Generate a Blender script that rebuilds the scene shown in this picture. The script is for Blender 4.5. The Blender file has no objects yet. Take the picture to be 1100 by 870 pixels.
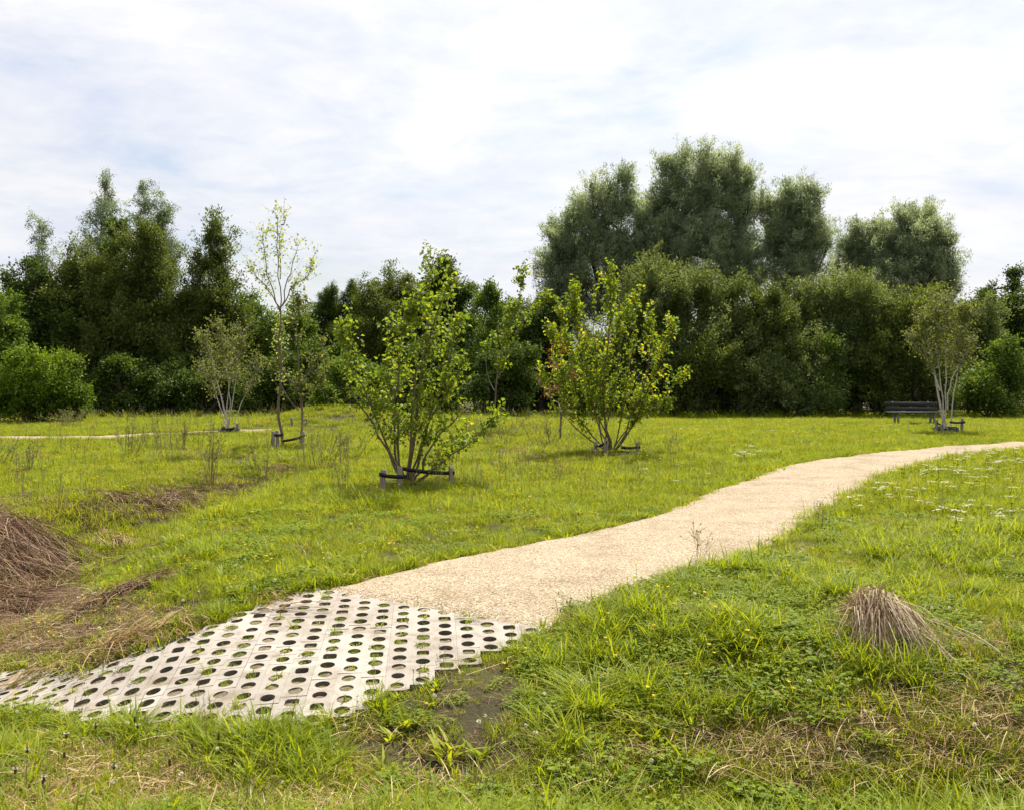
import bpy, math, random
import numpy as np

rng = np.random.default_rng(7)
random.seed(7)
R = math.radians
scene = bpy.context.scene
col = scene.collection

# ------------------------------------------------------------------ camera model
FPX, CU, CV, HOR = 1000.0, 550.0, 435.0, 418.0       # in pixels of the 1100x870 photograph
EYE = 1.6
PITCH = math.atan((CV - HOR) / FPX)
FWD = np.array([0, math.cos(PITCH), -math.sin(PITCH)])
UPV = np.array([0, math.sin(PITCH), math.cos(PITCH)])
RGT = np.array([1.0, 0, 0])
CAM = np.array([0, 0, EYE])


def U(a, b, n=None):
    return rng.uniform(a, b, n)


def sm(a, b, x):
    t = np.clip((np.asarray(x, float) - a) / (b - a), 0, 1)
    return t * t * (3 - 2 * t)


# ------------------------------------------------------------------ terrain height
DITCH = np.array([(-3.3, 20.5), (-4.3, 17), (-5.2, 12.5), (-5.0, 9.5), (-4.2, 7.2), (-3.2, 5.7), (-1.9, 4.75), (0.0, 4.3),
                  (1.4, 4.2), (3.2, 4.35), (6, 4.6), (11, 5)], float)
DDEP = np.array([0.02, 0.26, 0.58, 0.70, 0.55, 0.26, 0.10, 0.10, 0.16, 0.18, 0.18, 0.15])
DWID = np.array([0.5, 0.7, 0.95, 1.1, 1.1, 0.95, 0.7, 0.55, 0.5, 0.5, 0.5, 0.5])


def ditch(x, y):
    best = np.full(x.shape, 1e9); dep = np.zeros(x.shape); wid = np.ones(x.shape)
    for i in range(len(DITCH) - 1):
        a, b = DITCH[i], DITCH[i + 1]; ab = b - a
        t = np.clip(((x - a[0]) * ab[0] + (y - a[1]) * ab[1]) / (ab @ ab), 0, 1)
        d = np.hypot(x - a[0] - t * ab[0], y - a[1] - t * ab[1])
        m = d < best
        best = np.where(m, d, best)
        dep = np.where(m, DDEP[i] + t * (DDEP[i + 1] - DDEP[i]), dep)
        wid = np.where(m, DWID[i] + t * (DWID[i + 1] - DWID[i]), wid)
    return best, dep, wid


def wob(x, y):
    return (np.sin(x * 1.7 + 1.3 * np.sin(y * .9)) * np.cos(y * 1.45 + .8 * np.sin(x * 1.1)) * .5
            + np.sin(x * 4.1 + y * 2.3 + 1) * np.sin(y * 3.7 - x * 1.9) * .3
            + np.sin(x * 9.3 - y * 7.1) * np.sin(y * 8.7 + x * 5.3 + 2) * .2)


def H(x, y):
    x = np.asarray(x, float); y = np.asarray(y, float)
    x, y = np.broadcast_arrays(x, y)
    z = 0.38 * sm(12, 34, y)
    rt = sm(0.3, 1.6, x)
    z = z - 0.26 * (1 - sm(4.5, 8.4, y)) * (1 - rt) - 0.30 * (1 - sm(4.3, 6.1, y)) * rt
    d, dep, wid = ditch(x, y)
    z = z - dep * np.exp(-(d / wid) ** 2)
    z = z + (.10 + .17 * rt) * (1 - sm(3.2, 4.0, y)) * sm(-2.5, -1.6, x) * sm(2.0, 2.6, y)
    z = z + 0.62 * np.exp(-((x + 5.9) / 2.3) ** 2 - ((y - 31.5) / 2.2) ** 2)
    z = z + 0.30 * np.exp(-((x + 1.2) / 2.5) ** 2 - ((y - 30) / 3) ** 2)
    amp = 0.03 * sm(1.8, 3.4, np.hypot((x + 1.2) * .8, (y - 6.2) * .7)) + .003
    far = 1 - sm(30, 60, np.hypot(x, y))
    return z + amp * wob(x, y) * far


def cast(u, v):
    """the ground point seen at photo pixel (u, v)"""
    u = np.atleast_1d(np.asarray(u, float)); v = np.atleast_1d(np.asarray(v, float))
    D = RGT[None] * ((u - CU) / FPX)[:, None] + UPV[None] * ((CV - v) / FPX)[:, None] + FWD[None]
    lo = np.full(len(u), 2.0); hi = np.full(len(u), 80.0); found = np.zeros(len(u), bool)
    prev = lo.copy()
    for t in np.concatenate([np.arange(2, 12, .04), np.arange(12, 80, .12)]):
        p = CAM + D * t
        below = (p[:, 2] < H(p[:, 0], p[:, 1])) & ~found
        hi = np.where(below, t, hi); lo = np.where(below, prev, lo)
        found |= below; prev = np.full(len(u), t)
    for _ in range(18):
        m = (lo + hi) / 2
        p = CAM + D * m[:, None]
        b = p[:, 2] < H(p[:, 0], p[:, 1])
        hi = np.where(b, m, hi); lo = np.where(b, lo, m)
    return CAM + D * hi[:, None]


def at(u, v, Y):
    """the point at photo pixel (u, v) at forward distance Y"""
    D = RGT * ((u - CU) / FPX) + UPV * ((CV - v) / FPX) + FWD
    return CAM + D * (Y / D[1])


def in_poly(x, y, poly):
    inside = np.zeros(np.shape(x), bool)
    n = len(poly)
    for i in range(n):
        x0, y0 = poly[i][0], poly[i][1]; x1, y1 = poly[(i + 1) % n][0], poly[(i + 1) % n][1]
        c = ((y0 > y) != (y1 > y)) & (x < (x1 - x0) * (y - y0) / (y1 - y0 + 1e-12) + x0)
        inside ^= c
    return inside


def px_poly(pts):
    return cast([p[0] for p in pts], [p[1] for p in pts])[:, :2]


# ------------------------------------------------------------------ mesh helpers (all faces are quads)
class Acc:
    def __init__(s):
        s.v = []; s.f = []; s.t = []; s.n = 0; s.m = []

    def add(s, v, f, tint=0.5, mat=0):
        v = np.asarray(v, float).reshape(-1, 3); f = np.asarray(f, int).reshape(-1, 4)
        s.v.append(v); s.f.append(f + s.n); s.n += len(v)
        s.t.append(np.broadcast_to(np.asarray(tint, float), (len(v),)).copy())
        s.m.append(np.full(len(f), mat))

    def build(s, name, mats, parent=None, smooth=False, origin=None):
        v = np.concatenate(s.v); f = np.concatenate(s.f); t = np.concatenate(s.t); mi = np.concatenate(s.m)
        me = bpy.data.meshes.new(name)
        me.vertices.add(len(v)); me.vertices.foreach_set('co', v.astype(np.float32).ravel())
        me.loops.add(len(f) * 4); me.loops.foreach_set('vertex_index', f.astype(np.int32).ravel())
        me.polygons.add(len(f)); me.polygons.foreach_set('loop_start', np.arange(0, len(f) * 4, 4, dtype=np.int32))
        me.polygons.foreach_set('material_index', mi.astype(np.int32))
        if smooth:
            me.polygons.foreach_set('use_smooth', np.ones(len(f), bool))
        a = me.attributes.new('tint', 'FLOAT', 'POINT'); a.data.foreach_set('value', t.astype(np.float32))
        me.update(calc_edges=True)
        if not isinstance(mats, (list, tuple)):
            mats = [mats]
        for m in mats:
            me.materials.append(m)
        o = bpy.data.objects.new(name, me)
        if parent is not False:
            col.objects.link(o)
        if parent:
            o.parent = parent
        elif origin is not None:
            o.location = origin
        return o


def norm(a):
    a = np.asarray(a, float)
    return a / np.maximum(np.linalg.norm(a, axis=-1, keepdims=True), 1e-9)


def tube(acc, pts, rad, k=6, tint=0.5, cap=True, mat=0):
    pts = np.asarray(pts, float); n = len(pts)
    rad = np.broadcast_to(np.asarray(rad, float), (n,))
    d = np.gradient(pts, axis=0); d = norm(d)
    ref = np.array([0, 0, 1.0]) if abs(d[0][2]) < .9 else np.array([1.0, 0, 0])
    s = norm(np.cross(d, ref)); t = np.cross(d, s)
    a = np.arange(k) * 2 * math.pi / k
    ring = s[:, None] * np.cos(a)[None, :, None] + t[:, None] * np.sin(a)[None, :, None]
    v = (pts[:, None] + ring * rad[:, None, None]).reshape(-1, 3)
    f = []
    for i in range(n - 1):
        for j in range(k):
            j2 = (j + 1) % k
            f.append((i * k + j, i * k + j2, (i + 1) * k + j2, (i + 1) * k + j))
    if cap and k % 2 == 0:
        for base in (0, (n - 1) * k):
            for j in range(k // 2 - 1):
                f.append((base, base + 2 * j + 1, base + 2 * j + 2, base + (2 * j + 3) % k))
    acc.add(v, f, tint, mat)


def box(acc, c, half, rz=0.0, tilt=0.0, tint=.5, mat=0):
    c = np.asarray(c, float); hx, hy, hz = half
    b = min(hx, hy, hz) * .18
    # a box whose edges are cut back a little
    prof = [(-hz, b), (-hz + b, 0), (hz - b, 0), (hz, b)]
    v = []
    for z, i in prof:
        x, y = hx - i, hy - i
        v += [(-x, -y, z), (x, -y, z), (x, y, z), (-x, y, z)]
    v = np.array(v)
    ct, st = math.cos(tilt), math.sin(tilt)
    v = np.stack([v[:, 0], v[:, 1] * ct - v[:, 2] * st, v[:, 1] * st + v[:, 2] * ct], 1)
    cz, sz = math.cos(rz), math.sin(rz)
    v = np.stack([v[:, 0] * cz - v[:, 1] * sz, v[:, 0] * sz + v[:, 1] * cz, v[:, 2]], 1) + c
    f = [(0, 3, 2, 1), (12, 13, 14, 15)]
    for l in range(3):
        for j in range(4):
            f.append((l * 4 + j, l * 4 + (j + 1) % 4, (l + 1) * 4 + (j + 1) % 4, (l + 1) * 4 + j))
    acc.add(v, f, tint, mat)


def leaves(acc, pos, d, L, W, tint, fold=.25, up=0.0, mat=0):
    """folded pointed leaves: pos (n,3) base, d (n,3) direction"""
    n = len(pos)
    d = norm(d)
    r = rng.normal(size=(n, 3)); r[:, 2] += up
    nr = norm(r - d * (r * d).sum(1)[:, None])
    s = np.cross(d, nr)
    L = np.broadcast_to(L, (n,))[:, None]; W = np.broadcast_to(W, (n,))[:, None]
    mid = pos + d * L * .42
    v = np.stack([pos, mid + s * W / 2 + nr * W * fold, pos + d * L - nr * L * .08, mid - s * W / 2 + nr * W * fold], 1).reshape(-1, 3)
    f = np.arange(n * 4).reshape(n, 4)
    acc.add(v, f, np.repeat(np.broadcast_to(tint, (n,)), 4), mat)


def blades(acc, base, az, h, w, curl, tint, mat=0, lean=0.0):
    n = len(base)
    hd = np.stack([np.cos(az), np.sin(az), np.zeros(n)], 1)
    sd = np.stack([-np.sin(az), np.cos(az), np.zeros(n)], 1)
    ts = np.array([0, .35, .7, 1.0]); ws = np.array([.8, 1, .65, .06])
    rows = []
    for t, k in zip(ts, ws):
        c = base + hd * (h * (lean * t + curl * t * t))[:, None]
        c = c + np.array([0, 0, 1.0]) * (h * (t - .55 * curl * t * t - .25 * lean * t))[:, None]
        rows.append(c - sd * (w * k / 2)[:, None]); rows.append(c + sd * (w * k / 2)[:, None])
    v = np.stack(rows, 1).reshape(-1, 3)
    o = np.arange(n)[:, None] * 8
    f = np.concatenate([o + np.array([[0, 1, 3, 2]]), o + np.array([[2, 3, 5, 4]]), o + np.array([[4, 5, 7, 6]])], 0)
    acc.add(v, f, np.repeat(np.broadcast_to(tint, (n,)), 8), mat)


def strands(a, P0, P1, sag, w, tint, mat=0):
    """thin flat stalks from P0 to P1"""
    n = len(P0)
    d = norm(P1 - P0); s = norm(np.cross(d, rng.normal(size=(n, 3)) * .5 + (0, 0, 1)))
    rows = []
    for t, k in ((0, 1), (.35, 1), (.7, .9), (1, .35)):
        c = P0 + (P1 - P0) * t; c = c + np.array([0, 0, 1.0]) * (sag * math.sin(math.pi * t))[:, None]
        rows += [c - s * (w * k / 2)[:, None], c + s * (w * k / 2)[:, None]]
    v = np.stack(rows, 1).reshape(-1, 3)
    o = np.arange(n)[:, None] * 8
    f = np.concatenate([o + np.array([[0, 1, 3, 2]]), o + np.array([[2, 3, 5, 4]]), o + np.array([[4, 5, 7, 6]])], 0)
    a.add(v, f, np.repeat(tint, 8), mat)


# ------------------------------------------------------------------ materials
def new_mat(name):
    m = bpy.data.materials.new(name); m.use_nodes = True
    nt = m.node_tree; nt.nodes.clear()
    out = nt.nodes.new('ShaderNodeOutputMaterial')
    return m, nt, out


def N(nt, t, **kw):
    n = nt.nodes.new(t)
    for k, v in kw.items():
        setattr(n, k, v)
    return n


def ramp(nt, fac, stops):
    r = N(nt, 'ShaderNodeValToRGB')
    e = r.color_ramp.elements
    while len(e) < len(stops):
        e.new(.5)
    for i, (p, c) in enumerate(stops):
        e[i].position = p; e[i].color = (*c, 1)
    nt.links.new(fac, r.inputs[0])
    return r.outputs[0]


def noise(nt, scale, detail=4, rough=.6, vec=None, dist=0.0):
    n = N(nt, 'ShaderNodeTexNoise'); n.inputs['Scale'].default_value = scale; n.inputs['Detail'].default_value = detail
    n.inputs['Roughness'].default_value = rough; n.inputs['Distortion'].default_value = dist
    if vec is None:
        vec = N(nt, 'ShaderNodeNewGeometry').outputs['Position']
    nt.links.new(vec, n.inputs['Vector'])
    return n.outputs['Fac']


def mixc(nt, fac, a, b, mode='MIX'):
    m = N(nt, 'ShaderNodeMix', data_type='RGBA', blend_type=mode)
    for s, x in ((m.inputs[0], fac), (m.inputs[6], a), (m.inputs[7], b)):
        if isinstance(x, (int, float)):
            s.default_value = x
        elif isinstance(x, tuple):
            s.default_value = (*x, 1)
        else:
            nt.links.new(x, s)
    return m.outputs[2]


def leaf_mat(name, stops, trans=.4, gain=1.6, rough=.45, spec=.35, patch=None, inst=False, tt=(1.05, 1, .45)):
    """leaf: colour by the leaf's own tint; part of the light goes through"""
    m, nt, out = new_mat(name)
    a = N(nt, 'ShaderNodeAttribute', attribute_name='tint')
    fac = a.outputs['Fac']
    if inst:
        oi = N(nt, 'ShaderNodeObjectInfo')
        mm = N(nt, 'ShaderNodeMath', operation='MULTIPLY_ADD'); nt.links.new(oi.outputs['Random'], mm.inputs[0]); mm.inputs[1].default_value = .5
        m2 = N(nt, 'ShaderNodeMath', operation='MULTIPLY'); nt.links.new(fac, m2.inputs[0]); m2.inputs[1].default_value = .5
        nt.links.new(m2.outputs[0], mm.inputs[2]); fac = mm.outputs[0]
    c = ramp(nt, fac, stops)
    if patch:
        sc, pc, lo, hi = patch
        f = noise(nt, sc, 3, .6)
        mr = N(nt, 'ShaderNodeMapRange'); mr.inputs[1].default_value = lo; mr.inputs[2].default_value = hi
        nt.links.new(f, mr.inputs[0])
        c = mixc(nt, mr.outputs[0], c, pc)
        mr2 = N(nt, 'ShaderNodeMapRange'); mr2.inputs[1].default_value = .52; mr2.inputs[2].default_value = .72; mr2.inputs[4].default_value = .75
        nt.links.new(noise(nt, 1.5, 3, .6), mr2.inputs[0]); c = mixc(nt, mr2.outputs[0], c, (.115, .165, .010))
    p = N(nt, 'ShaderNodeBsdfPrincipled'); p.inputs['Roughness'].default_value = rough
    p.inputs['Specular IOR Level'].default_value = spec
    nt.links.new(c, p.inputs['Base Color'])
    t = N(nt, 'ShaderNodeBsdfTranslucent')
    g = N(nt, 'ShaderNodeMix', data_type='RGBA', blend_type='MULTIPLY'); g.inputs[0].default_value = 1
    nt.links.new(c, g.inputs[6]); g.inputs[7].default_value = (gain * tt[0], gain * tt[1], gain * tt[2], 1)
    nt.links.new(g.outputs[2], t.inputs['Color'])
    ms = N(nt, 'ShaderNodeMixShader'); ms.inputs[0].default_value = trans
    nt.links.new(p.outputs[0], ms.inputs[1]); nt.links.new(t.outputs[0], ms.inputs[2])
    nt.links.new(ms.outputs[0], out.inputs[0])
    return m


def plain_mat(name, c1, c2, scale=8, rough=.8, bump=.3, bscale=40, stretch=None, spec=.3, dist=.02):
    m, nt, out = new_mat(name)
    tc = N(nt, 'ShaderNodeTexCoord'); vec = tc.outputs['Object']
    if stretch:
        mp = N(nt, 'ShaderNodeMapping'); mp.inputs['Scale'].default_value = stretch
        nt.links.new(vec, mp.inputs['Vector']); vec = mp.outputs[0]
    c = ramp(nt, noise(nt, scale, 6, .65, vec), [(.3, c1), (.7, c2)])
    p = N(nt, 'ShaderNodeBsdfPrincipled'); p.inputs['Roughness'].default_value = rough
    p.inputs['Specular IOR Level'].default_value = spec
    nt.links.new(c, p.inputs['Base Color'])
    b = N(nt, 'ShaderNodeBump'); b.inputs['Strength'].default_value = bump; b.inputs['Distance'].default_value = dist
    nt.links.new(noise(nt, bscale, 5, .6, vec), b.inputs['Height']); nt.links.new(b.outputs[0], p.inputs['Normal'])
    nt.links.new(p.outputs[0], out.inputs[0])
    return m


M = {}
G1, G2, G3 = (.115, .16, .008), (.215, .26, .012), (.32, .325, .022)
M['grass'] = leaf_mat('grass_blade', [(.0, G1), (.45, G2), (.85, G3), (1, (.42, .36, .07))], .45, 1.5, .6, .12,
                      patch=(.42, (.31, .295, .04), .5, .85), inst=True)
M['lush'] = leaf_mat('lush_grass', [(0, (.125, .18, .008)), (.6, (.235, .285, .010)), (1, (.36, .37, .02))], .45, 1.5, .55, .2, inst=True)
M['clover'] = leaf_mat('clover_leaf', [(0, (.09, .145, .010)), (.6, (.17, .235, .012)), (1, (.29, .32, .018))], .4, 1.4, .6, .15, inst=True)
M['straw'] = leaf_mat('dry_straw', [(0, (.20, .11, .05)), (.45, (.36, .24, .11)), (1, (.60, .48, .28))], .15, 1.0, .7, .2, inst=True)
M['palestraw'] = leaf_mat('bleached_straw', [(0, (.22, .13, .075)), (.4, (.42, .31, .20)), (1, (.68, .58, .43))], .1, 1.0, .75, .2)
M['redhay'] = leaf_mat('brown_hay', [(0, (.06, .028, .016)), (.5, (.14, .075, .042)), (.85, (.25, .16, .10)), (1, (.42, .31, .2))], .1, 1.0, .8, .2)
M['white'] = leaf_mat('white_petal', [(0, (.62, .60, .52)), (1, (.82, .81, .76))], .3, 1.0, .7, .2)
M['yellow'] = leaf_mat('yellow_petal', [(0, (.62, .42, .02)), (1, (.78, .6, .03))], .3, 1.0, .6, .2)
M['seedhead'] = leaf_mat('brown_seed_head', [(0, (.07, .035, .015)), (1, (.18, .10, .045))], .05, 1.0, .8, .2)
M['stalk'] = leaf_mat('dry_stalk', [(0, (.16, .12, .06)), (1, (.34, .28, .16))], .05, 1.0, .8, .2)

# crown foliage kinds
M['willow'] = leaf_mat('willow_leaf', [(0, (.13, .165, .095)), (.55, (.27, .32, .19)), (1, (.50, .54, .37))], .42, 1.35, .6, .2, tt=(1, 1, .65))
M['greyshrub'] = leaf_mat('grey_sallow_leaf', [(0, (.09, .125, .04)), (.6, (.18, .225, .07)), (1, (.30, .35, .15))], .32, 1.3, .6, .15)
M['birch'] = leaf_mat('birch_leaf', [(0, (.10, .135, .08)), (.6, (.19, .235, .14)), (1, (.34, .38, .25))], .38, 1.35, .6, .18, tt=(.95, 1, .6))
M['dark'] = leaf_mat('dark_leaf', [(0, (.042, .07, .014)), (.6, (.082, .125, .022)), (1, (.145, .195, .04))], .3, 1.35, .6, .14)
M['olive'] = leaf_mat('olive_leaf', [(0, (.065, .092, .02)), (.6, (.125, .16, .036)), (1, (.215, .25, .065))], .3, 1.35, .6, .14)
M['mid'] = leaf_mat('mid_green_leaf', [(0, (.065, .115, .018)), (.6, (.13, .195, .03)), (1, (.215, .285, .05))], .32, 1.4, .6, .14)
M['bright'] = leaf_mat('bright_bush_leaf', [(0, (.05, .10, .010)), (.6, (.105, .17, .013)), (1, (.22, .29, .022))], .32, 1.4, .6, .14)
M['young'] = leaf_mat('young_tree_leaf', [(0, (.075, .125, .014)), (.5, (.15, .21, .022)), (.9, (.26, .31, .034)), (1, (.38, .36, .035))], .45, 1.7, .55, .2)
M['yellowing'] = leaf_mat('yellowing_leaf', [(0, (0.081, 0.138, 0.016)), (.45, (0.149, 0.218, 0.021)), (.85, (0.299, 0.333, 0.025)), (1, (0.483, 0.380, 0.023))], .45, 1.7, .55, .2)
M['pale'] = leaf_mat('pale_sparse_leaf', [(0, (.20, .26, .09)), (1, (.42, .46, .20))], .55, 1.4, .6, .15)
M['olivepale'] = leaf_mat('pale_olive_leaf', [(0, (.085, .11, .03)), (.6, (.155, .18, .05)), (1, (.26, .275, .09))], .4, 1.4, .6, .12)
M['orange'] = leaf_mat('withered_orange_leaf', [(0, (.16, .055, .02)), (1, (.34, .13, .045))], .3, 1.2, .7, .2)
M['bark'] = plain_mat('brown_bark', (.05, .038, .026), (.13, .10, .072), 14, .9, .6, 45, (1, 1, .25))
M['youngbark'] = plain_mat('smooth_young_bark', (.10, .075, .045), (.22, .17, .11), 14, .8, .4, 45, (1, 1, .25))
M['birchbark'] = plain_mat('pale_birch_bark', (.30, .26, .21), (.62, .57, .50), 9, .7, .4, 40, (1, 1, 3))
M['wood'] = plain_mat('weathered_stake_wood', (.16, .125, .095), (.33, .28, .22), 10, .85, .5, 60, (1, 1, .12))
M['rubber'] = plain_mat('black_rubber', (.010, .010, .011), (.02, .02, .022), 20, .55, .2, 80)
M['benchdark'] = plain_mat('dark_bench_plank', (.018, .018, .021), (.038, .037, .04), 12, .55, .3, 60, (.2, 1, 1))
M['steel'] = plain_mat('galvanised_grey', (.16, .16, .16), (.26, .26, .25), 20, .5, .2, 60)


def ground_mat():
    m, nt, out = new_mat('meadow_soil')
    c = ramp(nt, noise(nt, 1.1, 6, .65), [(.3, (.055, .045, .024)), (.5, (.085, .075, .03)), (.72, (.105, .12, .024))])
    f2 = noise(nt, 26, 6, .7)
    c = mixc(nt, .75, c, ramp(nt, f2, [(.3, (.3, .3, .3)), (.7, (1.25, 1.2, 1.1))]), 'MULTIPLY')
    p = N(nt, 'ShaderNodeBsdfPrincipled'); p.inputs['Roughness'].default_value = .95; p.inputs['Specular IOR Level'].default_value = .15
    nt.links.new(c, p.inputs['Base Color'])
    b = N(nt, 'ShaderNodeBump'); b.inputs['Strength'].default_value = .9; b.inputs['Distance'].default_value = .03
    nt.links.new(f2, b.inputs['Height']); nt.links.new(b.outputs[0], p.inputs['Normal'])
    nt.links.new(p.outputs[0], out.inputs[0])
    return m


def gravel_mat():
    m, nt, out = new_mat('pale_shell_gravel')
    geo = N(nt, 'ShaderNodeNewGeometry').outputs['Position']
    v = N(nt, 'ShaderNodeTexVoronoi'); v.inputs['Scale'].default_value = 82; v.inputs['Randomness'].default_value = 1
    nt.links.new(geo, v.inputs['Vector'])
    sep = N(nt, 'ShaderNodeSeparateColor'); nt.links.new(v.outputs['Color'], sep.inputs[0])
    c = ramp(nt, sep.outputs[0], [(0, (.20, .15, .092)), (.25, (.355, .28, .184)), (.6, (.445, .366, .256)), (.9, (.535, .46, .35)), (1, (.64, .59, .51))])
    gap = ramp(nt, v.outputs['Distance'], [(.25, (1, 1, 1)), (.75, (.45, .40, .34))])
    c = mixc(nt, .8, c, gap, 'MULTIPLY')
    big = ramp(nt, noise(nt, 1.6, 5, .65), [(.3, (.74, .70, .63)), (.5, (1.0, .98, .95)), (.75, (1.1, 1.1, 1.1))])
    c = mixc(nt, .9, c, big, 'MULTIPLY')
    p = N(nt, 'ShaderNodeBsdfPrincipled'); p.inputs['Roughness'].default_value = .9; p.inputs['Specular IOR Level'].default_value = .2
    nt.links.new(c, p.inputs['Base Color'])
    b = N(nt, 'ShaderNodeBump'); b.inputs['Strength'].default_value = .8; b.inputs['Distance'].default_value = .008; b.invert = True
    nt.links.new(v.outputs['Distance'], b.inputs['Height']); nt.links.new(b.outputs[0], p.inputs['Normal'])
    nt.links.new(p.outputs[0], out.inputs[0])
    return m


def concrete_mat():
    m, nt, out = new_mat('paver_concrete')
    a = N(nt, 'ShaderNodeAttribute', attribute_name='tint')
    c = ramp(nt, a.outputs['Fac'], [(0, (.29, .26, .22)), (1, (.385, .352, .31))])
    st = ramp(nt, noise(nt, 5, 7, .7), [(.32, (.62, .54, .45)), (.52, (1, .98, .96)), (.8, (1.06, 1.05, 1.03))])
    c = mixc(nt, .9, c, st, 'MULTIPLY')
    fine = noise(nt, 160, 3, .7)
    c = mixc(nt, .5, c, ramp(nt, fine, [(.3, (.7, .68, .66)), (.6, (1.05, 1.05, 1.05))]), 'MULTIPLY')
    p = N(nt, 'ShaderNodeBsdfPrincipled'); p.inputs['Roughness'].default_value = .85; p.inputs['Specular IOR Level'].default_value = .25
    nt.links.new(c, p.inputs['Base Color'])
    b = N(nt, 'ShaderNodeBump'); b.inputs['Strength'].default_value = .4; b.inputs['Distance'].default_value = .004
    nt.links.new(fine, b.inputs['Height']); nt.links.new(b.outputs[0], p.inputs['Normal'])
    nt.links.new(p.outputs[0], out.inputs[0])
    return m


M['soiled'] = plain_mat('soiled_shaded_concrete', (.07, .055, .035), (.20, .17, .13), 12, .9, .3, 60)  # soil stain, with the shade inside the holes put into the dark colour
M['drysoil'] = plain_mat('dry_soil', (.10, .078, .045), (.27, .22, .14), 30, .95, .8, 90)
M['ground'] = ground_mat(); M['gravel'] = gravel_mat(); M['concrete'] = concrete_mat()


def tag(o, label=None, cat=None, group=None, kind=None):
    if label: o['label'] = label
    if cat: o['category'] = cat
    if group: o['group'] = group
    if kind: o['kind'] = kind
    return o


def empty(name, loc):
    o = bpy.data.objects.new(name, None); o.empty_display_size = .2
    o.location = loc; col.objects.link(o)
    return o


# ------------------------------------------------------------------ ground sheet
PAVE_PX = [(-120, 735), (0, 722), (90, 716), (140, 705), (185, 690), (235, 670), (290, 647), (335, 632), (400, 638), (460, 652), (560, 669), (588, 673),
           (560, 692), (520, 706), (470, 728), (425, 748), (385, 768), (340, 779), (260, 790), (130, 782), (0, 765), (-120, 765)]
PAVE = px_poly(PAVE_PX)
def axis(lo, hi, fine_lo, fine_hi, step, grow=1.13):
    a = list(np.arange(fine_lo, fine_hi, step))
    s, x = step, a[-1]
    while x < hi:
        s *= grow; x += s; a.append(x)
    s, x = step, a[0]; b = []
    while x > lo:
        s *= grow; x -= s; b.append(x)
    return np.array(b[::-1] + a)


xs = axis(-400, 400, -7, 7, .09); ys = axis(-60, 700, 2.4, 13, .09, 1.045)
X, Y = np.meshgrid(xs, ys)
Z = H(X, Y) - .05 * in_poly(X, Y, PAVE)
V = np.stack([X, Y, Z], -1).reshape(-1, 3)
nx, ny = len(xs), len(ys)
i = np.arange(ny - 1)[:, None] * nx + np.arange(nx - 1)[None]
F = np.stack([i, i + 1, i + nx + 1, i + nx], -1).reshape(-1, 4)
g = Acc(); g.add(V, F)
tag(g.build('ground', M['ground'], smooth=True), kind='structure')

# ------------------------------------------------------------------ gravel paths
LEFT = [(334, 635), (420, 616), (470, 602), (540, 589), (600, 578), (690, 557), (715, 548), (760, 527), (850, 498), (930, 487), (1000, 480.5), (1100, 474.5), (1300, 466)]
RIGHT = [(594, 682), (620, 663), (690, 637), (745, 617), (800, 602), (850, 578), (900, 546), (945, 519), (985, 501), (1030, 490.5), (1065, 486), (1110, 482), (1300, 472.5)]


def resample(p, n):
    d = np.concatenate([[0], np.cumsum(np.linalg.norm(np.diff(p, axis=0), axis=1))])
    q = np.linspace(0, d[-1], n)
    return np.stack([np.interp(q, d, p[:, k]) for k in range(p.shape[1])], 1)


def ribbon(name, lp, rp, mat, dz, n=300, k=14, jit=.085):
    a = resample(px_poly(lp), n); b = resample(px_poly(rp), n)
    for e in (a, b):
        ph = rng.uniform(0, 6, 4)
        s = np.arange(n)
        e += (rng.normal(size=(n, 2)) * .5 + np.stack([np.sin(s * .83 + ph[1]), np.sin(s * .91 + ph[3])], 1) * .3) * jit * .5
    t = np.linspace(0, 1, k)
    P = a[:, None] * (1 - t)[None, :, None] + b[:, None] * t[None, :, None]
    edge = np.minimum(t, 1 - t)
    z = H(P[..., 0], P[..., 1]) + dz * np.clip(edge / .06, 0, 1)[None] - .012 * (edge < 1e-6)[None] + .012 * np.sin(t * math.pi)[None]
    z[0] -= .045
    v = np.concatenate([P, z[..., None]], -1).reshape(-1, 3)
    i = np.arange(n - 1)[:, None] * k + np.arange(k - 1)[None]
    f = np.stack([i, i + 1, i + k + 1, i + k], -1).reshape(-1, 4)
    ac = Acc(); ac.add(v, f)
    o = ac.build(name, mat, smooth=True)
    tag(o, kind='structure')
    return np.concatenate([a, b[::-1]])


PATH = ribbon('path', LEFT, RIGHT, M['gravel'], .028)
FARPATH = ribbon('path', [(-140, 470.5), (0, 469), (60, 468.5), (120, 467.5), (190, 464.5), (240, 462.5), (292, 461)],
                 [(-140, 476), (0, 474), (60, 473), (120, 471.5), (190, 468), (240, 466), (292, 463.5)], M['gravel'], .03, 120, 6, .03)

# ------------------------------------------------------------------ perforated paving
PP, QQ, RH = .143, .152, .047
ANG = R(5)
SLAB = .016


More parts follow.
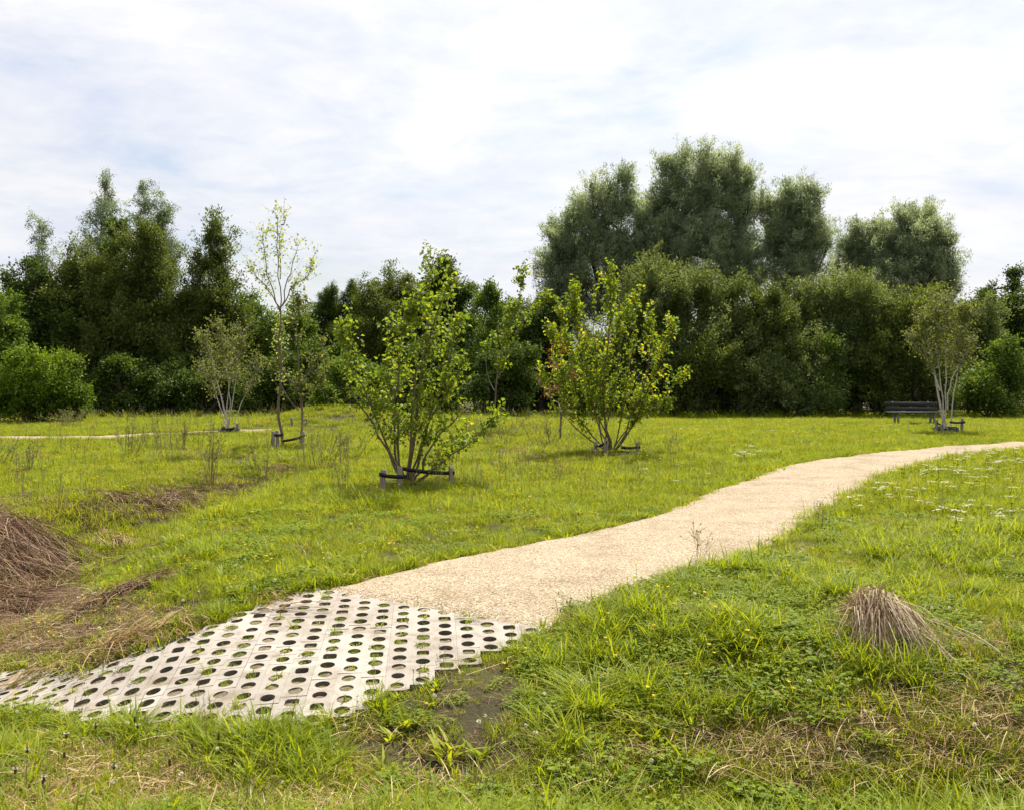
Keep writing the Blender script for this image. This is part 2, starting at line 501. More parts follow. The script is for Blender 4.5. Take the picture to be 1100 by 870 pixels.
def paving():
    n = 16
    ang = 2 * math.pi * (np.arange(n) + .5) / n
    ca, sa = math.cos(ANG), math.sin(ANG)
    org = cast(300, 720)[0][:2]
    a = Acc(); holes = []
    slab_t = {}

    def world(v, c):
        v = np.asarray(v, float)
        x = c[0] + v[:, 0] * ca - v[:, 1] * sa; y = c[1] + v[:, 0] * sa + v[:, 1] * ca
        return np.stack([x, y, H(x, y) + SLAB + v[:, 2]], 1)
    cells = {}
    for ix in range(-45, 45):
        for iy in range(-45, 45):
            l = np.array([ix * QQ, (iy + .5 * (ix % 2)) * PP])
            c = org + np.array([l[0] * ca - l[1] * sa, l[0] * sa + l[1] * ca])
            cells[ix, iy] = c
    keys = list(cells); C = np.array([cells[k] for k in keys])
    ok = in_poly(C[:, 0], C[:, 1], PAVE)
    have = {k for k, o_ in zip(keys, ok) if o_}
    for (ix, iy) in sorted(have):
        c = cells[ix, iy]
        grp = ((ix + 1) // 3, (iy + (1 if ((ix + 1) // 3) % 2 else 0)) // 3)
        if grp not in slab_t:
            slab_t[grp] = (U(.15, 1), rng.normal() * .0012, rng.normal() * .003, rng.normal() * .003)
        t, dz, tx, ty = slab_t[grp]
        side = ix % 3 != 0
        jo = (iy + (1 if ((ix + 1) // 3) % 2 else 0)) % 3
        square = (side and jo == 2 and U(0, 1) < .85) or U(0, 1) < .05
        x0, x1, y0, y1 = -QQ / 2, QQ / 2, -PP / 2, PP / 2
        if (ix + 1) % 3 == 0: x0 += .0007
        if (ix + 1) % 3 == 2: x1 -= .0007
        if jo == 0: y0 += .0007
        if jo == 2: y1 -= .0007
        hs = RH * U(.9, 1.04)
        hx, hy = np.cos(ang) * hs, np.sin(ang) * hs
        if square:
            m = np.minimum(1 / np.maximum(abs(np.cos(ang)), 1e-6), 1 / np.maximum(abs(np.sin(ang)), 1e-6)) * hs * .93
            hx, hy = np.cos(ang) * m, np.sin(ang) * m
        m = np.minimum(np.where(np.cos(ang) > 0, x1, x0) / np.cos(ang), np.where(np.sin(ang) > 0, y1, y0) / np.sin(ang))
        ex, ey = np.cos(ang) * m, np.sin(ang) * m
        # a free corner of the outermost slabs is cut off, inner corners are square
        for qx, xx, nx_ in ((1, x1, 1), (-1, x0, -1)):
            for qy, yy in ((1, y1), (-1, y0)):
                free = (ix + nx_, iy) not in have and (ix, iy + qy) not in have
                if free:
                    continue
                ks = [k for k in range(n) if math.cos(ang[k]) * qx > 0 and math.sin(ang[k]) * qy > 0]
                kk = min(ks, key=lambda k: abs(ang[k] % (math.pi / 2) - math.atan2(abs(yy), abs(xx)) if qx * qy > 0 else abs(ang[k] % (math.pi / 2) - math.atan2(abs(xx), abs(yy)))))
                ex[kk], ey[kk] = xx, yy
        z = np.full(n, dz)
        tilt = lambda px_, py_: tx * px_ * 3 + ty * py_ * 3
        top = np.concatenate([np.stack([hx, hy, z + tilt(hx, hy)], 1), np.stack([ex, ey, z + tilt(ex, ey)], 1)])
        k = np.arange(n); k2 = (k + 1) % n
        a.add(world(top, c), np.stack([k, n + k, n + k2, k2], 1), t)
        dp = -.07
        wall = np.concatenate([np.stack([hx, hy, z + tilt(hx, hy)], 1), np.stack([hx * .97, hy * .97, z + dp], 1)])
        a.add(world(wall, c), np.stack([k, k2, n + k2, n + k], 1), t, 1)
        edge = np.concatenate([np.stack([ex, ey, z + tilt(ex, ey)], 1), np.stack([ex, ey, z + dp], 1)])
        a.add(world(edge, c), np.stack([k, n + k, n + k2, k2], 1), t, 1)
        r_ = U(0, 1)
        fill = -U(.006, .022) if r_ < .55 else (-U(.022, .038) if r_ < .95 else None)
        if fill is not None:
            pl = np.concatenate([np.stack([hx, hy, np.full(n, fill) + rng.normal(size=n) * .003], 1), [[0, 0, fill + .004]]])
            a.add(world(pl, c), np.stack([k[::2], k[::2] + 1, (k[::2] + 2) % n, np.full(n // 2, n)], 1), .5, 2)
        holes.append((c[0], c[1], SLAB + (fill if fill is not None else -.062)))
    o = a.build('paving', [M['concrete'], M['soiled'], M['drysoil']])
    tag(o, kind='structure')
    return np.array(holes)


HOLES = paving()

# ------------------------------------------------------------------ ground cover (instanced stuff)
HID = bpy.data.collections


def scatter(name, protos, P, pick, rot, scl):
    c = HID.new(name + ' pieces')
    protos = list(protos)
    names = []
    for p in protos:
        c.objects.link(p); names.append(p.name)
    order = {n_: i_ for i_, n_ in enumerate(sorted(names))}
    remap = np.array([order[n_] for n_ in names])
    me = bpy.data.meshes.new(name)
    me.vertices.add(len(P)); me.vertices.foreach_set('co', P.astype(np.float32).ravel())
    a = me.attributes.new('pick', 'INT', 'POINT'); a.data.foreach_set('value', remap[pick].astype(np.int32))
    a = me.attributes.new('rot', 'FLOAT_VECTOR', 'POINT'); a.data.foreach_set('vector', rot.astype(np.float32).ravel())
    a = me.attributes.new('scl', 'FLOAT', 'POINT'); a.data.foreach_set('value', scl.astype(np.float32))
    o = bpy.data.objects.new(name, me); col.objects.link(o)
    ng = bpy.data.node_groups.new(name, 'GeometryNodeTree')
    ng.interface.new_socket('Geometry', in_out='INPUT', socket_type='NodeSocketGeometry')
    ng.interface.new_socket('Geometry', in_out='OUTPUT', socket_type='NodeSocketGeometry')
    gi = ng.nodes.new('NodeGroupInput'); go = ng.nodes.new('NodeGroupOutput')
    ci = ng.nodes.new('GeometryNodeCollectionInfo'); ci.inputs['Collection'].default_value = c
    ci.inputs['Separate Children'].default_value = True; ci.inputs['Reset Children'].default_value = True
    ip = ng.nodes.new('GeometryNodeInstanceOnPoints'); ip.inputs['Pick Instance'].default_value = True

    def named(n_, t):
        q = ng.nodes.new('GeometryNodeInputNamedAttribute'); q.data_type = t; q.inputs['Name'].default_value = n_
        return q.outputs['Attribute']
    L = ng.links.new
    L(gi.outputs[0], ip.inputs['Points']); L(ci.outputs[0], ip.inputs['Instance'])
    L(named('pick', 'INT'), ip.inputs['Instance Index'])
    er = ng.nodes.new('FunctionNodeEulerToRotation'); L(named('rot', 'FLOAT_VECTOR'), er.inputs[0]); L(er.outputs[0], ip.inputs['Rotation'])
    L(named('scl', 'FLOAT'), ip.inputs['Scale'])
    L(ip.outputs[0], go.inputs[0])
    md = o.modifiers.new('scatter', 'NODES'); md.node_group = ng
    tag(o, kind='stuff')
    return o




def disc(n, r):
    a = U(0, 2 * math.pi, n); d = r * np.sqrt(U(0, 1, n))
    return np.stack([d * np.cos(a), d * np.sin(a), np.zeros(n) - .01], 1)


def p_blades(name, n, r, h, w, curl, mat, lean=(0, .25)):
    a = Acc(); nn = n
    blades(a, disc(nn, r), U(0, 6.28, nn), U(*h, nn), U(*w, nn), U(*curl, nn), U(0, 1, nn), lean=U(*lean, nn))
    return a.build(name, mat, parent=False)


def p_clover(name, n, r, h):
    a = Acc(); b = disc(n, r); hh = U(*h, n)
    top = b + np.stack([rng.normal(size=n) * .012, rng.normal(size=n) * .012, hh], 1)
    az = U(0, 6.28, n); t = U(0, 1, n)
    for k in range(3):
        aa = az + k * 2.094
        d = np.stack([np.cos(aa), np.sin(aa), U(-.15, .35, n)], 1)
        leaves(a, top, d, U(.014, .022, n), U(.014, .02, n), t, .12, up=3)
    return a.build(name, M['clover'], parent=False)


def p_straw(name, n, r, L, mat):
    a = Acc()
    b = disc(n, r); b[:, 2] = U(0, .03, n)
    aa = U(0, 6.28, n); L_ = U(*L, n) * .5
    d = np.stack([np.cos(aa) * L_, np.sin(aa) * L_, U(-.03, .045, n)], 1)
    strands(a, b - d, b + d, U(-.005, .02, n), U(.0022, .0042, n), U(0, 1, n))
    return a.build(name, mat, parent=False)


def p_broad(name, n, r, L):
    a = Acc(); b = disc(n, r)
    blades(a, b, U(0, 6.28, n), U(*L, n), U(.014, .028, n), U(.1, .8, n), U(0, 1, n), lean=U(.1, .8, n))
    return a.build(name, M['lush'], parent=False)


def ball(a, c, r, n, L, W, t, mat, squash=1.0):
    d = norm(rng.normal(size=(n, 3))); d[:, 2] *= squash
    leaves(a, np.asarray(c) + d * r * .4, d, L, W, t, .2, mat=mat)


def p_cloverhead(name):
    a = Acc()
    for k in range(1):
        b = np.array([U(-.05, .05), U(-.05, .05), 0]); h = U(.07, .13)
        tube(a, [b, b + (0, .005, h * .5), b + (.01, 0, h)], .0012, 4, .5, False)
        ball(a, b + np.array([.01, 0, h]), .009, 40, .008, .005, U(0, 1, 40), 1)
    return a.build(name, [M['grass'], M['white']], parent=False)


def p_yarrow(name):
    a = Acc(); h = U(.2, .3)
    tube(a, [(0, 0, 0), (.01, 0, h * .6), (.0, .01, h)], .002, 4, .4, False)
    for k in range(14):
        q = np.array([rng.normal() * .022, rng.normal() * .022, h + U(-.004, .006)])
        n = 6
        aa = np.arange(n) * 1.047
        leaves(a, np.repeat(q[None], n, 0), np.stack([np.cos(aa), np.sin(aa), U(.0, .4, n)], 1), .009, .008, U(0, 1, n), .1, up=2, mat=1)
    n = 12
    zz = U(.02, h * .8, n)
    leaves(a, np.stack([np.zeros(n), np.zeros(n), zz], 1), rng.normal(size=(n, 3)) * (1, 1, .4), .05, .012, U(0, .6, n))
    return a.build(name, [M['lush'], M['white']], parent=False)


def p_yellow(name):
    a = Acc()
    for k in range(2):
        b = np.array([U(-.06, .06), U(-.06, .06), 0]); h = U(.12, .26)
        tube(a, [b, b + (0, .005, h * .5), b + (.01, 0, h)], .0012, 4, .5, False)
        n = 7; aa = np.arange(n) * .8976
        leaves(a, np.repeat((b + np.array([.01, 0, h]))[None], n, 0), np.stack([np.cos(aa), np.sin(aa), U(.1, .5, n)], 1), .014, .010, U(0, 1, n), .15, up=2, mat=1)
    return a.build(name, [M['grass'], M['yellow']], parent=False)


def p_seed(name):
    a = Acc()
    for k in range(5):
        b = disc(1, .07)[0]; h = U(.28, .48); l = rng.normal(size=2) * .05
        tip = b + np.array([l[0], l[1], h])
        tube(a, [b, (b + tip) / 2 + np.array([l[0] * -.2, l[1] * -.2, 0]), tip], [.0016, .0012, .0009], 4, .6, False)
        n = 14
        tt = U(.75, 1, n)[:, None]
        leaves(a, b * (1 - tt) + tip * tt, rng.normal(size=(n, 3)) * .5 + (0, 0, 1), .022, .005, U(.2, 1, n), .1)
    return a.build(name, M['stalk'], parent=False)


protos = []
def add_p(o):
    protos.append(o); return len(protos) - 1
K_SHORT = [add_p(p_blades('short_grass_tuft', 46, .10, (.045, .12), (.0025, .005), (.15, .75), M['grass'], (0, .5))) for _ in range(4)]
K_PATCH = [add_p(p_blades('grass_patch', 150, .24, (.05, .15), (.0035, .007), (.15, .7), M['grass'], (0, .4))) for _ in range(4)]
K_TALL = [add_p(p_blades('tall_grass_tuft', 26, .06, (.12, .28), (.004, .008), (.25, .9), M['lush'], (0, .3))) for _ in range(3)]
K_CLOV = [add_p(p_clover('clover_patch', 60, .13, (.02, .075))) for _ in range(3)]
K_STRAW = [add_p(p_straw('straw_scatter', 22, .15, (.05, .20), M['straw'])) for _ in range(3)]
K_STALK = [add_p(p_straw('long_dry_stalks', 7, .2, (.28, .62), M['straw'])) for _ in range(2)]
K_RED = [add_p(p_straw('brown_hay_litter', 26, .16, (.10, .34), M['redhay'])) for _ in range(3)]
K_BROAD = [add_p(p_broad('broad_leaf_weed', 12, .03, (.06, .16))) for _ in range(3)]
K_CFLOW = [add_p(p_cloverhead('clover_blossom')) for _ in range(2)]
K_YARR = [add_p(p_yarrow('yarrow_blossom')) for _ in range(3)]
K_YEL = [add_p(p_yellow('buttercup_blossom')) for _ in range(2)]
K_SEED = [add_p(p_seed('grass_seed_stems')) for _ in range(2)]

SOIL = px_poly([(330, 790), (400, 768), (470, 728), (530, 705), (560, 730), (560, 775), (590, 800), (560, 835), (470, 850), (390, 830)])
STRAWZ = [px_poly(p) for p in (
    [(560, 812), (640, 790), (750, 786), (880, 765), (960, 735), (1100, 745), (1200, 745), (1200, 815), (1000, 828), (800, 832), (600, 828)],
    [(-80, 600), (60, 610), (130, 640), (200, 665), (150, 690), (170, 700), (0, 722), (-80, 725)],
    [(80, 545), (200, 515), (300, 505), (310, 520), (220, 535), (150, 560), (90, 580)],
    [(180, 480), (300, 490), (260, 505), (180, 500)],
    [(500, 490), (600, 470), (620, 490), (520, 505)],
    [(180, 690), (280, 655), (300, 640), (330, 640), (240, 680), (190, 712), (90, 725), (0, 725), (60, 700)],
    [(0, 795), (200, 790), (300, 845), (380, 872), (0, 872)],
    [(980, 668), (1040, 690), (1110, 672), (1110, 700), (1000, 712)])]
LUSH = px_poly([(560, 700), (700, 600), (780, 590), (1000, 660), (1100, 700), (1100, 780), (900, 780), (760, 790), (620, 780), (560, 760)])


def sample(n_per, y0, y1):
    """points on the meadow between two distances, in a wedge wider than the view"""
    hw0, hw1 = .62 * y0 + 1.5, .62 * y1 + 1.5
    area = (hw0 + hw1) * (y1 - y0)
    n = int(area * n_per)
    y = np.sqrt(U(y0 * y0, y1 * y1, n)); x = U(-1, 1, n) * (.62 * y + 1.5)
    return x, y


def edge_noise(x, y):
    return wob(x * 2.3 + 5, y * 2.3)


def outside(x, y):
    jx, jy = rng.normal(size=len(x)) * .035, rng.normal(size=len(x)) * .035
    m = ~in_poly(x + jx, y + jy, PATH) & ~in_poly(x, y, FARPATH)
    m &= ~in_poly(x + jx, y + jy, PAVE)
    return m


PX, PYY, PK, PS = [], [], [], []


def put(x, y, kinds, s0, s1):
    n = len(x)
    PX.append(x); PYY.append(y); PK.append(np.array(kinds)[rng.integers(0, len(kinds), n)]); PS.append(U(s0, s1, n))


def zones(x, y):
    soil = in_poly(x, y, SOIL)
    straw = np.zeros(len(x), bool)
    for z_ in STRAWZ:
        straw |= in_poly(x + rng.normal(size=len(x)) * .12, y + rng.normal(size=len(x)) * .12, z_)
    return soil, straw


# near meadow
for y0, y1, dens in ((2.6, 5.2, 330), (5.2, 8.5, 190), (8.5, 13, 105)):
    x, y = sample(dens, y0, y1); m = outside(x, y); x, y = x[m], y[m]
    soil, straw = zones(x, y); lush = in_poly(x, y, LUSH)
    r = U(0, 1, len(x)); e = edge_noise(x, y)
    g_ = (~soil & ~straw & (r > .18 + .25 * (e < -.25))) | (soil & (r > .90)) | (straw & (r > .66))
    gl = g_ & ~lush; put(x[gl], y[gl], K_SHORT, .7, 1.35)
    gl = g_ & lush & (r > .55); put(x[gl], y[gl], K_SHORT, .8, 1.4)
    # clover and broad leaves
    x2, y2 = sample(dens * .28, y0, y1); m = outside(x2, y2); x2, y2 = x2[m], y2[m]
    soil, straw = zones(x2, y2); lush = in_poly(x2, y2, LUSH)
    k = ~soil & ((edge_noise(x2 + 3, y2 - 4) > .12) | lush) & ~straw
    put(x2[k], y2[k], K_CLOV, .8, 1.3)
    x2, y2 = sample(dens * .17, y0, y1); m = outside(x2, y2); x2, y2 = x2[m], y2[m]
    soil, straw = zones(x2, y2); k = ~soil & ~straw & ((edge_noise(x2 - 3, y2 + 2) > .05) | in_poly(x2, y2, LUSH))
    put(x2[k], y2[k], K_TALL, .6, 1.05)
    x2, y2 = sample(dens * .06, y0, y1); m = outside(x2, y2); x2, y2 = x2[m], y2[m]
    soil, straw = zones(x2, y2); k = ~straw & (U(0, 1, len(x2)) > .3)
    put(x2[k], y2[k], K_BROAD, .6, 1.2)
    # straw
    x2, y2 = sample(dens * .9, y0, y1); m = outside(x2, y2) ; x2, y2 = x2[m], y2[m]
    soil, straw = zones(x2, y2); r = U(0, 1, len(x2))
    k = (straw & (r > .22)) | (soil & (r > .96)) | (r > .95)
    put(x2[k], y2[k], K_STRAW, .6, 1.2)
x, y = sample(120, 2.5, 3.9); m = outside(x, y); x, y = x[m], y[m]
soil, straw = zones(x, y); k = ~soil & (~straw | (U(0, 1, len(x)) > .62)); put(x[k], y[k], K_TALL + K_TALL + K_BROAD, .7, 1.35)
x, y = sample(26, 2.6, 6.5); m = outside(x, y); x, y = x[m], y[m]; soil, straw = zones(x, y)
k = ((U(0, 1, len(x)) > .72) & ~soil) | (straw & (U(0, 1, len(x)) > .3)); put(x[k], y[k], K_STALK, .7, 1.2)
x, y = sample(120, 2.8, 4.8); m = outside(x, y) & (x < .1 + rng.normal(size=len(x)) * .3); x, y = x[m], y[m]; soil, straw = zones(x, y)
k = ~soil & (edge_noise(x * 1.2, y * 1.2) > -.1); put(x[k], y[k], K_STRAW, .8, 1.5)
x, y = sample(420, 3.6, 7.5); k = in_poly(x, y, SOIL) & outside(x, y); x, y = x[k], y[k]; r = U(0, 1, len(x))
for kinds, a_, b_, s0, s1 in ((K_RED, 0, .16, .22, .5), (K_CLOV, .16, .20, .4, .8), (K_SHORT, .26, .31, .3, .7), (K_STRAW, .38, .42, .4, .8)):
    k = (r >= a_) & (r < b_) & (edge_noise(x * 2, y * 2) > -.25); put(x[k], y[k], kinds, s0, s1)
# mid and far meadow in larger patches
for y0, y1, dens in ((12, 18, 34), (18, 27, 24), (27, 40, 15), (40, 50, 5)):
    x, y = sample(dens, y0, y1); m = outside(x, y); x, y = x[m], y[m]
    soil, straw = zones(x, y); k = ~straw | (U(0, 1, len(x)) > .7)
    put(x[k], y[k], K_PATCH, .8, 1.4)
    x, y = sample(dens * .6, y0, y1); m = outside(x, y); x, y = x[m], y[m]
    k = edge_noise(x * .5, y * .5) > .1; put(x[k], y[k], K_TALL, .7, 1.2)
    x, y = sample(dens * .3, y0, y1); m = outside(x, y); x, y = x[m], y[m]
    soil, straw = zones(x, y); k = straw | (U(0, 1, len(x)) > .93)
    put(x[k], y[k], K_STRAW, .9, 1.6)
    x, y = sample(dens * .06, y0, y1); m = outside(x, y) & (x < 4); put(x[m], y[m], K_SEED, .8, 1.3)
for n_c, reg in ((46, [(560, 690), (760, 610), (900, 585), (1100, 560), (1100, 800), (600, 800)]), (30, [(0, 800), (300, 800), (400, 860), (0, 868)]), (26, [(300, 560), (700, 470), (900, 470), (600, 560)]), (40, [(0, 480), (400, 480), (330, 620), (120, 640)])):
    pg = px_poly(reg); lo, hi = pg.min(0), pg.max(0)
    cx_, cy_ = U(lo[0], hi[0], n_c * 3), U(lo[1], hi[1], n_c * 3)
    m = in_poly(cx_, cy_, pg) & outside(cx_, cy_); cx_, cy_ = cx_[m][:n_c], cy_[m][:n_c]
    for a_, b_ in zip(cx_, cy_):
        nn = int(U(7, 22)); xx, yy = a_ + rng.normal(size=nn) * .10, b_ + rng.normal(size=nn) * .10
        m = outside(xx, yy); z_ = zones(xx, yy); m &= ~z_[0] & ~z_[1]; put(xx[m], yy[m], K_TALL + K_BROAD[:1], .7, 1.35)
x, y = sample(6, 37.5, 41); put(x, y, K_TALL, 1.0, 2.3)
for reg, dens in (([(-60, 535), (80, 530), (90, 570), (60, 615), (-60, 620)], 90), ([(70, 535), (130, 515), (230, 500), (320, 490), (320, 512), (220, 530), (130, 560), (80, 580)], 60),
                  ([(-60, 615), (60, 610), (140, 640), (190, 668), (100, 690), (0, 705), (-60, 700)], 75), ([(0, 712), (100, 700), (190, 680), (280, 650), (300, 655), (200, 705), (100, 725)], 55)):
    pg = px_poly(reg); lo, hi = pg.min(0), pg.max(0); nn = int(dens * np.prod(hi - lo))
    xx, yy = U(lo[0], hi[0], nn), U(lo[1], hi[1], nn)
    m = in_poly(xx, yy, pg) & (edge_noise(xx * 1.6 + 2, yy * 1.6) > -.18) & (~in_poly(xx, yy, PAVE) | (U(0, 1, nn) > .9)); put(xx[m], yy[m], K_RED, .8, 1.5)
# flowers
x, y = sample(6, 5, 12); m = outside(x, y) & (x < 1.5) & (x > -4); put(x[m], y[m], K_YEL, .8, 1.2)
x, y = sample(2.0, 12, 24); m = outside(x, y) & (x < 6); put(x[m], y[m], K_YEL, 1, 1.5)
x, y = sample(5, 2.8, 9); m = outside(x, y); put(x[m], y[m], K_CFLOW, .8, 1.3)
x, y = sample(.8, 9, 36); m = outside(x, y); put(x[m], y[m], K_CFLOW, 1, 1.4)
YZ = px_poly([(900, 560), (960, 520), (1020, 497), (1200, 485), (1200, 560), (1000, 590)])
x, y = sample(8, 8, 26); m = outside(x, y) & in_poly(x, y, YZ) & (edge_noise(x * .6, y * .6) > -.15); put(x[m], y[m], K_YARR, .9, 1.5)
YZ2 = px_poly([(780, 500), (800, 490), (820, 492), (810, 503)])
x, y = sample(14, 15, 24); m = outside(x, y) & in_poly(x, y, YZ2); put(x[m], y[m], K_YARR, .9, 1.3)
x, y = sample(.5, 9, 33); m = outside(x, y) & (x > 2); put(x[m], y[m], K_YARR, .7, 1.2)
x, y = sample(2.5, 2.8, 7); m = outside(x, y) & (x < .5); put(x[m], y[m], K_SEED, .4, .8)
# grass in the openings of the paving, rooted on the soil in them
HX, HK, HSC = [], [], []
r = U(0, 1, len(HOLES))
for k, kinds, s0, s1 in ((r > .34, K_SHORT, .24, .42), (r < .15, K_BROAD, .28, .5), ((r > .34) & (r < .42), K_TALL, .3, .55), ((r > .8), K_CLOV, .3, .45)):
    h = HOLES[k] + np.append(rng.normal(size=2) * .006, 0)
    HX.append(h + [0, 0, .004]); HK.append(np.array(kinds)[rng.integers(0, len(kinds), len(h))]); HSC.append(U(s0, s1, len(h)))
HX, HK, HSC = map(np.concatenate, (HX, HK, HSC)); HX[:, 2] += H(HX[:, 0], HX[:, 1])
# fringe that leans over the edges of path and paving
for poly, n in ((PATH, 1700), (PAVE, 600)):
    e = resample(np.concatenate([poly, poly[:1]]), n)
    e = e + rng.normal(size=e.shape) * .075
    m = (e[:, 1] > 3.4) & (e[:, 1] < 26)
    m &= ~(in_poly(e[:, 0], e[:, 1], PAVE) & in_poly(e[:, 0], e[:, 1], PATH))
    inner = in_poly(e[:, 0], e[:, 1], PAVE if poly is PATH else PATH)
    e = e[m & ~inner]
    put(e[:, 0], e[:, 1], K_SHORT + K_TALL[:1] + K_BROAD[:1], .5, 1.1)

x = np.concatenate(PX); y = np.concatenate(PYY); pk = np.concatenate(PK); ps = np.concatenate(PS)
ps = ps * (1 + .38 * wob(x * 1.1 + 9, y * 1.1) * (1 - sm(24, 36, y)))
P = np.stack([x, y, H(x, y) - .05 * in_poly(x, y, PAVE)], 1)
P = np.concatenate([P, HX]); pk = np.concatenate([pk, HK]); ps = np.concatenate([ps, HSC]); x, y = P[:, 0], P[:, 1]
rot = np.stack([rng.normal(size=len(x)) * .08, rng.normal(size=len(x)) * .08, U(0, 6.28, len(x))], 1)
scatter('grass', protos, P, pk, rot, ps)
print('grass instances', len(x))

# ------------------------------------------------------------------ background trees and shrubs
KIND = {
    # leaf length, width, twig length, leaves per twig, outward, up, noise, density
    'willow': dict(m='willow', L=(.11, .22), W=(.025, .045), tw=(.4, .9), k=20, out=.7, up=.95, nz=.35, den=.42, jit=.08, plume=3.3, pup=.75, lim=22),
    'greyshrub': dict(m='greyshrub', L=(.10, .19), W=(.035, .06), tw=(.35, .9), k=20, out=.9, up=.55, nz=.5, den=1.3, jit=.09, plume=2.0, pup=.6),
    'birch': dict(m='birch', L=(.07, .13), W=(.035, .06), tw=(.3, .8), k=18, out=.8, up=-.25, nz=.45, den=.85, jit=.08, plume=.5, pup=.6),
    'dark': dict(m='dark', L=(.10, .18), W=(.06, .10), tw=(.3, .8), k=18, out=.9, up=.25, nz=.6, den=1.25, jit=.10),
    'olive': dict(m='olive', L=(.10, .20), W=(.04, .07), tw=(.4, .9), k=20, out=.8, up=.25, nz=.55, den=1.1, jit=.10, plume=1.2, pup=.6),
    'mid': dict(m='mid', L=(.10, .18), W=(.05, .09), tw=(.3, .8), k=18, out=.9, up=.4, nz=.55, den=1.2, jit=.09),
    'bright': dict(m='bright', L=(.08, .14), W=(.05, .085), tw=(.25, .6), k=18, out=1.0, up=.15, nz=.5, den=1.5, jit=.07),
    'pine': dict(m='dark', L=(.10, .16), W=(.02, .035), tw=(.2, .45), k=24, out=1.0, up=.35, nz=.35, den=3.0, jit=.06),
}


def crown(Acc_, Acc_w, blobs, kd, origin, base_pt, den=1.0):
    k = KIND[kd]
    for (c, r) in blobs:
        c = np.asarray(c); r = np.asarray(r)
        area = 4 * math.pi * ((r[0] * r[1]) ** 1.6 / 3 + (r[0] * r[2]) ** 1.6 / 3 + (r[1] * r[2]) ** 1.6 / 3) ** (1 / 1.6)
        ncl = max(16 if kd in ('birch', 'pine', 'bright') else 8, int(area * .75))
        cd = norm(rng.normal(size=(ncl, 3)))
        cr = U(.2, .92, ncl) ** .6
        cc = cd * cr[:, None]
        nt_ = int(area * 14 * k['den'] * den)
        ci = rng.integers(0, ncl, nt_)
        b = cc[ci] + rng.normal(size=(nt_, 3)) * (.25 if kd in ('birch', 'pine', 'bright') else .16)
        q = np.linalg.norm(b, axis=1)
        b *= np.minimum(1, 1.0 / np.maximum(q, 1e-6))[:, None]
        out = norm(b / r)
        d = norm(out * k['out'] + np.array([0, 0, k['up']]) + rng.normal(size=(nt_, 3)) * k['nz'])
        tl = U(*k['tw'], nt_)
        bw = c + b * r - d * (tl * .55)[:, None]
        toff = U(-.12, .12); cl_t = U(-.16, .16, ncl)[ci] + toff
        m = k['k']
        if k.get('plume'):
            npl = int(area * k['plume']); pn = 9
            kc = norm(rng.normal(size=(max(9, int(area * 1.0)), 3)) + np.array([0, 0, .35]))
            pd = norm(kc[rng.integers(0, len(kc), npl)] + rng.normal(size=(npl, 3)) * .19); pb = pd * (U(.5, 1.0, npl) ** .6 + rng.normal(size=npl) * .06)[:, None]
            pdir = norm(pd * .55 + np.array([0, 0, k['pup']]) + rng.normal(size=(npl, 3)) * .25)
            pl = U(.45, 1.0, npl) * min(1.0, r.min() + .15)
            pw = (c + pb * r)[:, None] + pdir[:, None] * (pl[:, None] * U(-.6, .7, (npl, pn)))[..., None] + rng.normal(size=(npl, pn, 3)) * (.15 if kd == 'willow' else .13)
            pdd = norm(pdir[:, None] + rng.normal(size=(npl, pn, 3)) * .28)
            bw = np.concatenate([bw * .88 + c * .12, pw.reshape(-1, 3)]); d = np.concatenate([d, pdd.reshape(-1, 3)])
            tl = np.concatenate([tl * min(1.0, r.min() * .5 + .4), U(.2, .55, npl * pn)]); cl_t = np.concatenate([cl_t, np.repeat(U(-.25, .3, npl), pn) + toff]); nt_ = len(tl)
        t = U(.1, 1, (nt_, m))
        pos = bw[:, None] + d[:, None] * (tl[:, None] * t)[..., None]
        pos[..., 2] += -.25 * (tl[:, None] * t * t) * (1 if k['up'] < 0 else .15)
        pos += rng.normal(size=pos.shape) * k['jit']
        ld = d[:, None] * .9 + rng.normal(size=pos.shape) * .55
        if kd == 'birch':
            ld[..., 2] -= .6
        n = nt_ * m
        tint = np.clip(np.repeat(cl_t, m) + U(.1, .9, n), 0, 1)
        leaves(Acc_, pos.reshape(-1, 3) - origin, ld.reshape(-1, 3), U(*k['L'], n), U(*k['W'], n), tint, .2, up=1.2)
        # limbs to some of the clumps
        for j in rng.choice(ncl, min(ncl, k.get('lim', 9)), replace=False):
            tip = c + cc[j] * r * .95
            st = c - np.array([0, 0, r[2] * .7]); mid = (st + tip) / 2 + rng.normal(size=3) * .15 * r
            tube(Acc_w, np.array([st, mid, tip]) - origin, [.05, .035, .012], 5, .4, False)
    low = min(blobs, key=lambda q: q[0][2])


